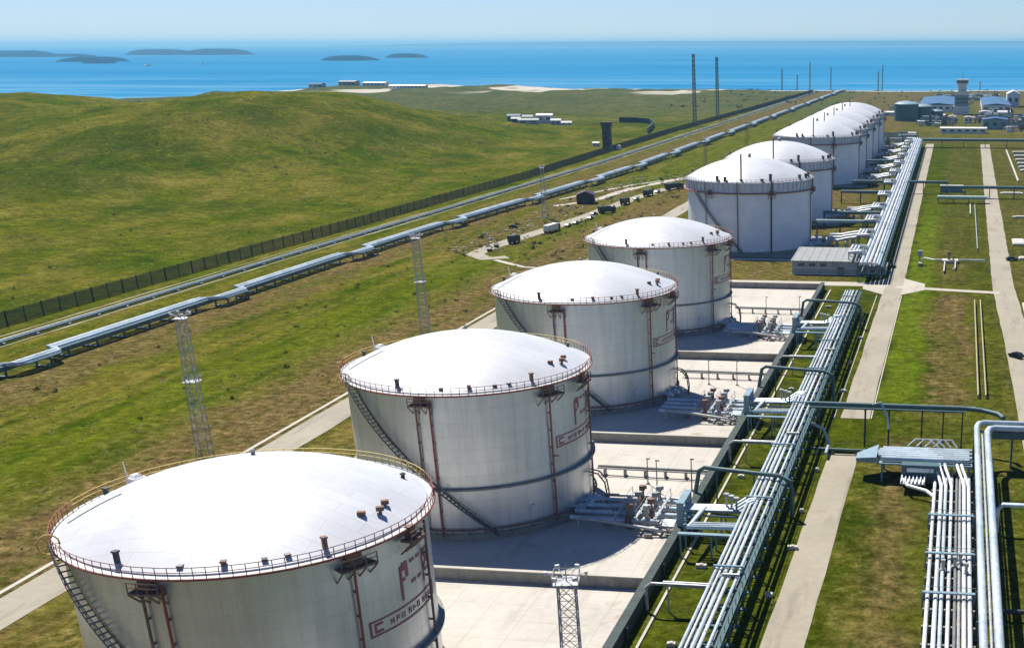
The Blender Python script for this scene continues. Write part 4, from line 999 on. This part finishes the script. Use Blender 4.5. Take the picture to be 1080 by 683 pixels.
hall('long low white building behind the far pipe bridge', 3, 1262, 42, 12, 4.5, 'white', 'white', rise=.8, name='office_building')
hall('blue grey building right of the long white building', 33, 1330, 24, 26, 9, 'bluegrey', 'blueroof', rise=1.5, name='office_building')
hall('white gabled building at the right edge of the far terminal', 66, 1800, 16, 40, 16, 'white', 'white', rise=4, name='office_building')
hall('white low building in front of the right blue hall, left of two', 27, 1560, 12, 12, 5, 'white', 'white', rise=1, name='shed')
hall('white low building in front of the right blue hall, right of two', 48, 1560, 14, 12, 5, 'white', 'white', rise=1, name='shed')
hall('dark roofed building between the two white low buildings', 38, 1575, 9, 14, 7, 'teal', 'teal', rise=1, name='shed')
hall('white block in front of the control tower, left of two', -9, 1440, 7, 8, 6, 'white', 'white', rise=1, name='shed')
hall('white block in front of the control tower, right of two', 8, 1420, 8, 8, 6, 'white', 'white', rise=1, name='shed')
hall('pale shed at the end of the far pipe rack', -45, 1190, 13, 9, 4, 'white', 'white', rise=1, name='shed')
hall('dark green shed at the right end of the far terminal', 72, 1420, 18, 30, 7, 'teal', 'teal', rise=2, name='shed')
for x, y, r, h, lab in ((-58, 1460, 13, 17, 'dark round tank left of a pair beyond the white tanks'), (-41, 1475, 10, 14, 'dark round tank right of a pair beyond the white tanks'), (-27, 1480, 8, 9, 'smaller dark round tank beside the left blue hall')):
    t = thing('water_tank', lab, 'tank', (x, y, 0), 0, 'dark round tanks of the far terminal')
    MB().lathe([(r, 0), (r, h)], 40).build('shell', M['teal'], t); MB().lathe([(r + .2, h), (r * .7, h + r * .16), (.01, h + r * .24)], 40).build('roof', M['bluegrey'], t)
t = thing('control_tower', 'white and grey stepped control tower between the two blue halls', 'tower', (0, 1600, 0))
MB().b2((-9, -8, 0), (9, 8, 9)).build('base_block', M['white'], t); MB().b2((-8, -7, 9), (8, 7, 21)).build('dark_storeys', M['bluegrey'], t)
MB().b2((-8.6, -7.6, 21), (8.6, 7.6, 25)).build('upper_storey', M['white'], t); MB().b2((-5, -4.4, 25), (5, 4.4, 33)).build('shaft', M['white'], t)
MB().b2((-7, -6, 33), (7, 6, 38)).build('cabin', M['white'], t); MB().b2((-6, -6.12, 34.2), (6, -6.0, 36.6)).build('cabin_window', M['glass'], t)
for z in (12, 16): MB().b2((-7, -7.14, z), (7, -7.0, z + 1.8)).build('window_band', M['glass'], t)
MB().cyl((0, 0, 38), .3, 7, 6).build('antenna', M['grey'], t)
# dense process pipework of the far terminal
def plant(label, x, y, w, l, seed):
    rnd = random.Random(seed); t = thing('process_unit', label, 'plant', (x, y, 0), 0, 'process units of the far terminal')
    for k in range(int(w * l / 90)):
        px_, py_ = rnd.uniform(-w / 2, w / 2), rnd.uniform(-l / 2, l / 2); q = rnd.random(); mb = MB(); h = rnd.uniform(2.5, 8)
        if q < .3: mb.tube([(px_ - rnd.uniform(2, 5), py_, h * .6), (px_ + rnd.uniform(2, 5), py_, h * .6)], rnd.uniform(.8, 1.6), 12).box((px_, py_, h * .3), (2.4, 1.2, h * .6)); nm = 'vessel'
        elif q < .55: mb.cyl((px_, py_, 0), rnd.uniform(.7, 1.8), h * 1.4, 12).cyl((px_, py_, h * 1.4), rnd.uniform(.3, .7), 1.2, 8); nm = 'column'
        elif q < .8: mb.box((px_, py_, h * .5), (rnd.uniform(3, 8), rnd.uniform(3, 6), h)).box((px_, py_, h + .2), (4, 3, .5)); nm = 'cabin'
        else:
            L = rnd.uniform(6, 16); mb.tube([(px_ - L / 2, py_, 0), (px_ - L / 2, py_, h), (px_ + L / 2, py_, h), (px_ + L / 2, py_ + 3, 0)], .6, 8); nm = 'pipe'
        mb.build(nm, M[rnd.choice(('white', 'cladw', 'bluegrey', 'galv', 'white', 'teal', 'rust', 'block'))], t)
    for k in range(5):
        yy = -l / 2 + l * (k + .5) / 5; f = MB(); f.box((0, yy, 6), (w, .8, .6))
        for q in (-.48, -.16, .16, .48): f.box((w * q, yy, 3), (.5, .5, 6))
        f.build('frame', M['teal'], t)
plant('pale jumble of pipes and vessels left of the left blue hall', -66, 1640, 34, 90, 1)
plant('pale jumble of pipes and cabins between the dark round tanks and the control tower', -24, 1390, 34, 70, 2)
plant('pale jumble of pipes and cabins in front of the right blue hall', 40, 1450, 50, 70, 3)
plant('pale jumble of pipes and vessels at the end of the far rack', -52, 1135, 34, 60, 4)
plant('jumble of pipes and cabins behind the control tower', 8, 2020, 90, 90, 5)
plant('jumble of pipes and cabins right of the blue grey building', 62, 1300, 36, 60, 6)
# houses on the hillside
for x, y, w, l, h, wl, rf, lab in ((-446, 1318, 13, 10, 5, 'wallgrey', 'teal', 'leftmost dark roofed hut on the hillside beyond the fence'), (-434, 1322, 12, 9, 5, 'white', 'teal', 'dark roofed house with white wall on the hillside'), (-418, 1330, 16, 9, 7, 'white', 'white', 'largest white house on the hillside beyond the fence'),
        (-424, 1296, 20, 8, 3.4, 'siding', 'roofgrey', 'long low grey shed in front of the hillside houses'), (-404, 1322, 10, 7, 4, 'siding', 'siding', 'pale hut right of the largest white hillside house'), (-438, 1300, 9, 7, 3.4, 'teal', 'teal', 'dark low hut in front of the hillside houses'), (-392, 1318, 10, 4, 2.2, 'white', 'white', 'small white hut at the right end of the hillside houses')):
    hall(lab, x, y, w, l, h, wl, rf, 'house', 1.6, 'hill_house', R(8), 'houses on the hillside')
hall('small white hut beside the square tower on the hill', -292, 1062, 5, 4, 3, 'white', 'white', 'hut', .8, 'hut')
# curved dark screen on the slope near the masts
t = thing('retaining_wall', 'curved dark retaining wall on the slope left of the tall masts', 'wall', (0, 0, 0))
rw = MB(); P = [(-352, 1375), (-336, 1385), (-318, 1370), (-305, 1330), (-296, 1280), (-287, 1225)]
for a, b in zip(P, P[1:]):
    za, zb = T(*a), T(*b)
    rw.add([(a[0], a[1], za - 1), (b[0], b[1], zb - 1), (b[0], b[1], zb + 5), (a[0], a[1], za + 5), (a[0] - .8, a[1] + 1, za - 1), (b[0] - .8, b[1] + 1, zb - 1), (b[0] - .8, b[1] + 1, zb + 5), (a[0] - .8, a[1] + 1, za + 5)], [(0, 1, 2, 3), (7, 6, 5, 4), (3, 2, 6, 7), (0, 3, 7, 4), (1, 5, 6, 2)])
rw.build('wall_panel', M['dark'], t)
# coast buildings beyond the hill
for x, y, w, l, h, wl, rf, lab in ((-1190, 2540, 34, 22, 9, 'wallgrey', 'roofgrey', 'grey building on the headland beyond the hill'), (-1135, 2540, 46, 20, 6, 'white', 'white', 'white hall on the headland right of the grey building'), (-1222, 2470, 26, 18, 7, 'bluegrey', 'blueroof', 'blue building on the headland left of the grey building'), (-1010, 2400, 70, 14, 5, 'white', 'white', 'long white hall on the shore right of the headland'),
        (-1130, 1500, 34, 14, 6, 'white', 'white', 'white hall on the left shore behind the saddle of the hills')):
    hall(lab, x, y, w, l, h, wl, rf, 'building', 2, 'coast_building', 0, None)

# islands and boats at sea
def islet(x, y, w, d, h):
    mb = MB(); n, k = 40, 5; vs = []; rnd = random.Random(int(x))
    ph = [rnd.uniform(0, 6) for _ in range(4)]
    for j in range(k + 1):
        q = 1 - j / k
        for i in range(n):
            a = 2 * PI * i / n; rr = q * (1 + .18 * math.sin(2 * a + ph[0]) + .12 * math.sin(3 * a + ph[1]) + .07 * math.sin(7 * a + ph[2]))
            vs.append((w / 2 * rr * math.cos(a), d / 2 * rr * math.sin(a), h * (1 - q ** 3.5) * (1 + .12 * math.sin(a * 3 + ph[3]) * q) - 1 * (j == 0)))
    fs = [(j * n + i, j * n + (i + 1) % n, (j + 1) * n + (i + 1) % n, (j + 1) * n + i) for j in range(k) for i in range(n)]
    mb.add(vs, fs); o = mb.build('island', M['islet'], loc=(x, y, -8), angle=180); o['kind'] = 'structure'; return o
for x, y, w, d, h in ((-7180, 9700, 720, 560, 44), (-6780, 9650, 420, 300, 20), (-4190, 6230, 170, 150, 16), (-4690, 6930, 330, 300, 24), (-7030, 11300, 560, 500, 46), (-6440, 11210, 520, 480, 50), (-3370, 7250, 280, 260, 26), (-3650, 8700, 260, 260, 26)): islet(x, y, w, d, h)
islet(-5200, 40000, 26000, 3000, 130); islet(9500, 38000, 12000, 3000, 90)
for x, y, lab in ((-3428, 5408, 'larger white boat on the sea between the islands'), (-3476, 5918, 'smaller white boat on the sea below the rightmost round island')):
    t = thing('boat', lab, 'boat', (x, y, -8), R(70), 'boats on the sea'); s = 1.0 if y < 5500 else .6
    h = MB(); h.add([(-4 * s, -17 * s, -1), (4 * s, -17 * s, -1), (4.5 * s, 8 * s, -1), (0, 19 * s, -1), (-4.5 * s, 8 * s, -1), (-4.6 * s, -17.5 * s, 3.4), (4.6 * s, -17.5 * s, 3.4), (5.2 * s, 8 * s, 3.8), (0, 21 * s, 5), (-5.2 * s, 8 * s, 3.8)],
        [(4, 3, 2, 1, 0), (5, 6, 7, 8, 9), (0, 1, 6, 5), (1, 2, 7, 6), (2, 3, 8, 7), (3, 4, 9, 8), (4, 0, 5, 9)]); h.build('hull', M['white'], t)
    MB().box((0, -6 * s, 6), (6.4 * s, 12 * s, 5)).box((0, -4 * s, 9.6), (5 * s, 6 * s, 2.4)).build('cabin', M['white'], t); MB().cyl((0, -5 * s, 10.5), .3, 6, 6).build('mast', M['grey'], t)
# scrub: uncountable low clumps on the hill and in the field
sc = MB(); rnd = random.Random(11)
def clump(x, y, s):
    z = T(x, y)
    for k in range(rnd.randint(5, 9)):
        a = rnd.uniform(0, 2 * PI); q = rnd.uniform(0, s); c = Vector((x + q * math.cos(a), y + q * math.sin(a), z + rnd.uniform(.1, .5) * s)); r = s * rnd.uniform(.3, .6)
        for m in range(7):
            d = Vector((rnd.gauss(0, 1), rnd.gauss(0, 1), rnd.gauss(0, .7))) * r * .6; e1 = Vector((rnd.gauss(0, 1), rnd.gauss(0, 1), rnd.gauss(0, 1))).normalized() * r * .6; e2 = Vector((rnd.gauss(0, 1), rnd.gauss(0, 1), rnd.gauss(0, 1))).normalized() * r * .6
            sc.add([c + d, c + d + e1, c + d + e1 + e2, c + d + e2], [(0, 1, 2, 3)])
for i in range(330):
    y = rnd.uniform(250, 1500); x = rnd.uniform(-290 - .75 * y * .55, -295); clump(x, y, rnd.uniform(.3, 1.0))
for i in range(160):
    y = rnd.uniform(150, 800); clump(rnd.uniform(-222, -150), y, rnd.uniform(.4, 1.0))
for i in range(130): clump(rnd.uniform(-205, -145), rnd.uniform(480, 860), rnd.uniform(.6, 1.5))
for i in range(200): clump(rnd.uniform(-400, 60), rnd.uniform(1700, 2500), rnd.uniform(1, 3))
sc.build('scrub', M['leaf'], angle=180)['kind'] = 'stuff'
rb = MB()   # loose rubble and stones along the loop road
for i in range(260):
    x, y = rnd.gauss(-196, 7), rnd.uniform(500, 820)
    if rnd.random() < .4: x, y = rnd.gauss(-160, 8), rnd.gauss(815, 12)
    rb.box((x, y, .15), (rnd.uniform(.4, 1.6), rnd.uniform(.4, 1.4), rnd.uniform(.3, .9)), rnd.uniform(0, 3), .7)
rb.build('rubble', M['block'])['kind'] = 'stuff'

M['dry'] = leaf_mat('dry_grass_blades', (.11, .115, .015), (.22, .185, .05))
gt_ = MB(); rnd = random.Random(23)
for i in range(5200):
    y = 140 + 1000 * rnd.random() ** 1.6
    x = rnd.uniform(-300 - y * .42, -296) if rnd.random() < .62 else rnd.uniform(-226, -146)
    s_ = rnd.uniform(.3, .9); z = T(x, y)
    for k in range(5):
        a = rnd.uniform(0, 2 * PI); q = rnd.uniform(0, s_); cx_, cy_ = x + q * math.cos(a), y + q * math.sin(a); b = rnd.uniform(0, PI); h = rnd.uniform(.1, .28) * s_ + .04; w = rnd.uniform(.2, .5) * s_
        gt_.add([(cx_ - w * math.cos(b), cy_ - w * math.sin(b), z - .05), (cx_ + w * math.cos(b), cy_ + w * math.sin(b), z - .05), (cx_ + w * 1.3 * math.cos(b), cy_ + w * 1.3 * math.sin(b) + .35, z + h), (cx_ - w * .7 * math.cos(b), cy_ - w * .7 * math.sin(b) + .35, z + h * .8)], [(0, 1, 2, 3)])
gt_.build('grass_tufts', M['dry'], angle=180)['kind'] = 'stuff'

# ------------------------------------------------------------------ light, sky, air, camera
SUN = Vector((-11.5, 14.5, 25.7)).normalized()
elev = math.asin(SUN.z); az = math.atan2(SUN.x, SUN.y)      # azimuth from +Y toward +X
w = bpy.data.worlds.new('World'); scene.world = w; w.use_nodes = True
nt = w.node_tree; bg = nt.nodes['Background']; sky = nt.nodes.new('ShaderNodeTexSky'); sky.sky_type = 'NISHITA'
sky.sun_disc = False; sky.sun_elevation = elev; sky.sun_rotation = az; sky.altitude = 60; sky.air_density = .8; sky.dust_density = 0; sky.ozone_density = 4
tint = nt.nodes.new('ShaderNodeMix'); tint.data_type = 'RGBA'; tint.blend_type = 'MULTIPLY'; tint.inputs[0].default_value = 1
nt.links.new(sky.outputs[0], tint.inputs[6]); tint.inputs[7].default_value = (.77, .875, 1.10, 1)
nt.links.new(tint.outputs[2], bg.inputs[0]); bg.inputs[1].default_value = .068
sl = bpy.data.lights.new('sun', 'SUN'); sl.energy = 5.0; sl.angle = R(.5); sl.color = (1, .95, .85)
so = bpy.data.objects.new('sun', sl); col.objects.link(so); so.rotation_euler = SUN.to_track_quat('Z', 'Y').to_euler()

HAZE = True
if HAZE:
    hz = MB().b2((-62000, -700, -40), (62000, 71000, 150))
    hm = bpy.data.materials.new('thin_air'); hm.use_nodes = True; ht = hm.node_tree; ht.nodes.clear()
    ho = ht.nodes.new('ShaderNodeOutputMaterial'); hv = ht.nodes.new('ShaderNodeVolumePrincipled')
    hv.inputs['Color'].default_value = (.34, .72, 1.0, 1); hv.inputs['Density'].default_value = .000045; hv.inputs['Anisotropy'].default_value = .2
    ht.links.new(hv.outputs[0], ho.inputs['Volume'])
    struct('haze', hz, hm, 'stuff')

cam = bpy.data.cameras.new('camera'); co = bpy.data.objects.new('camera', cam); col.objects.link(co); scene.camera = co
right = Vector((0.99045269, 0.13783218, -0.00240154)); up = Vector((-0.05093115, 0.3820651, 0.92273088)); fwd = Vector((-0.12809955, 0.91379897, -0.38543735))
m3 = Matrix((right, up, -fwd)).transposed(); co.matrix_world = Matrix.Translation((0, 0, 77.508)) @ m3.to_4x4()
cam.sensor_fit = 'HORIZONTAL'; cam.sensor_width = 36; cam.lens = 44.8925; cam.shift_x = -.2539; cam.shift_y = .24657
cam.clip_start = 1; cam.clip_end = 200000
vs = scene.view_settings; vs.view_transform = 'Standard'; vs.look = 'None'; vs.exposure = .5; vs.gamma = 1; vs.use_curve_mapping = False
scene.cycles.volume_step_rate = 10; scene.cycles.max_bounces = 6; scene.cycles.diffuse_bounces = 1; scene.cycles.glossy_bounces = 3; scene.cycles.volume_bounces = 0
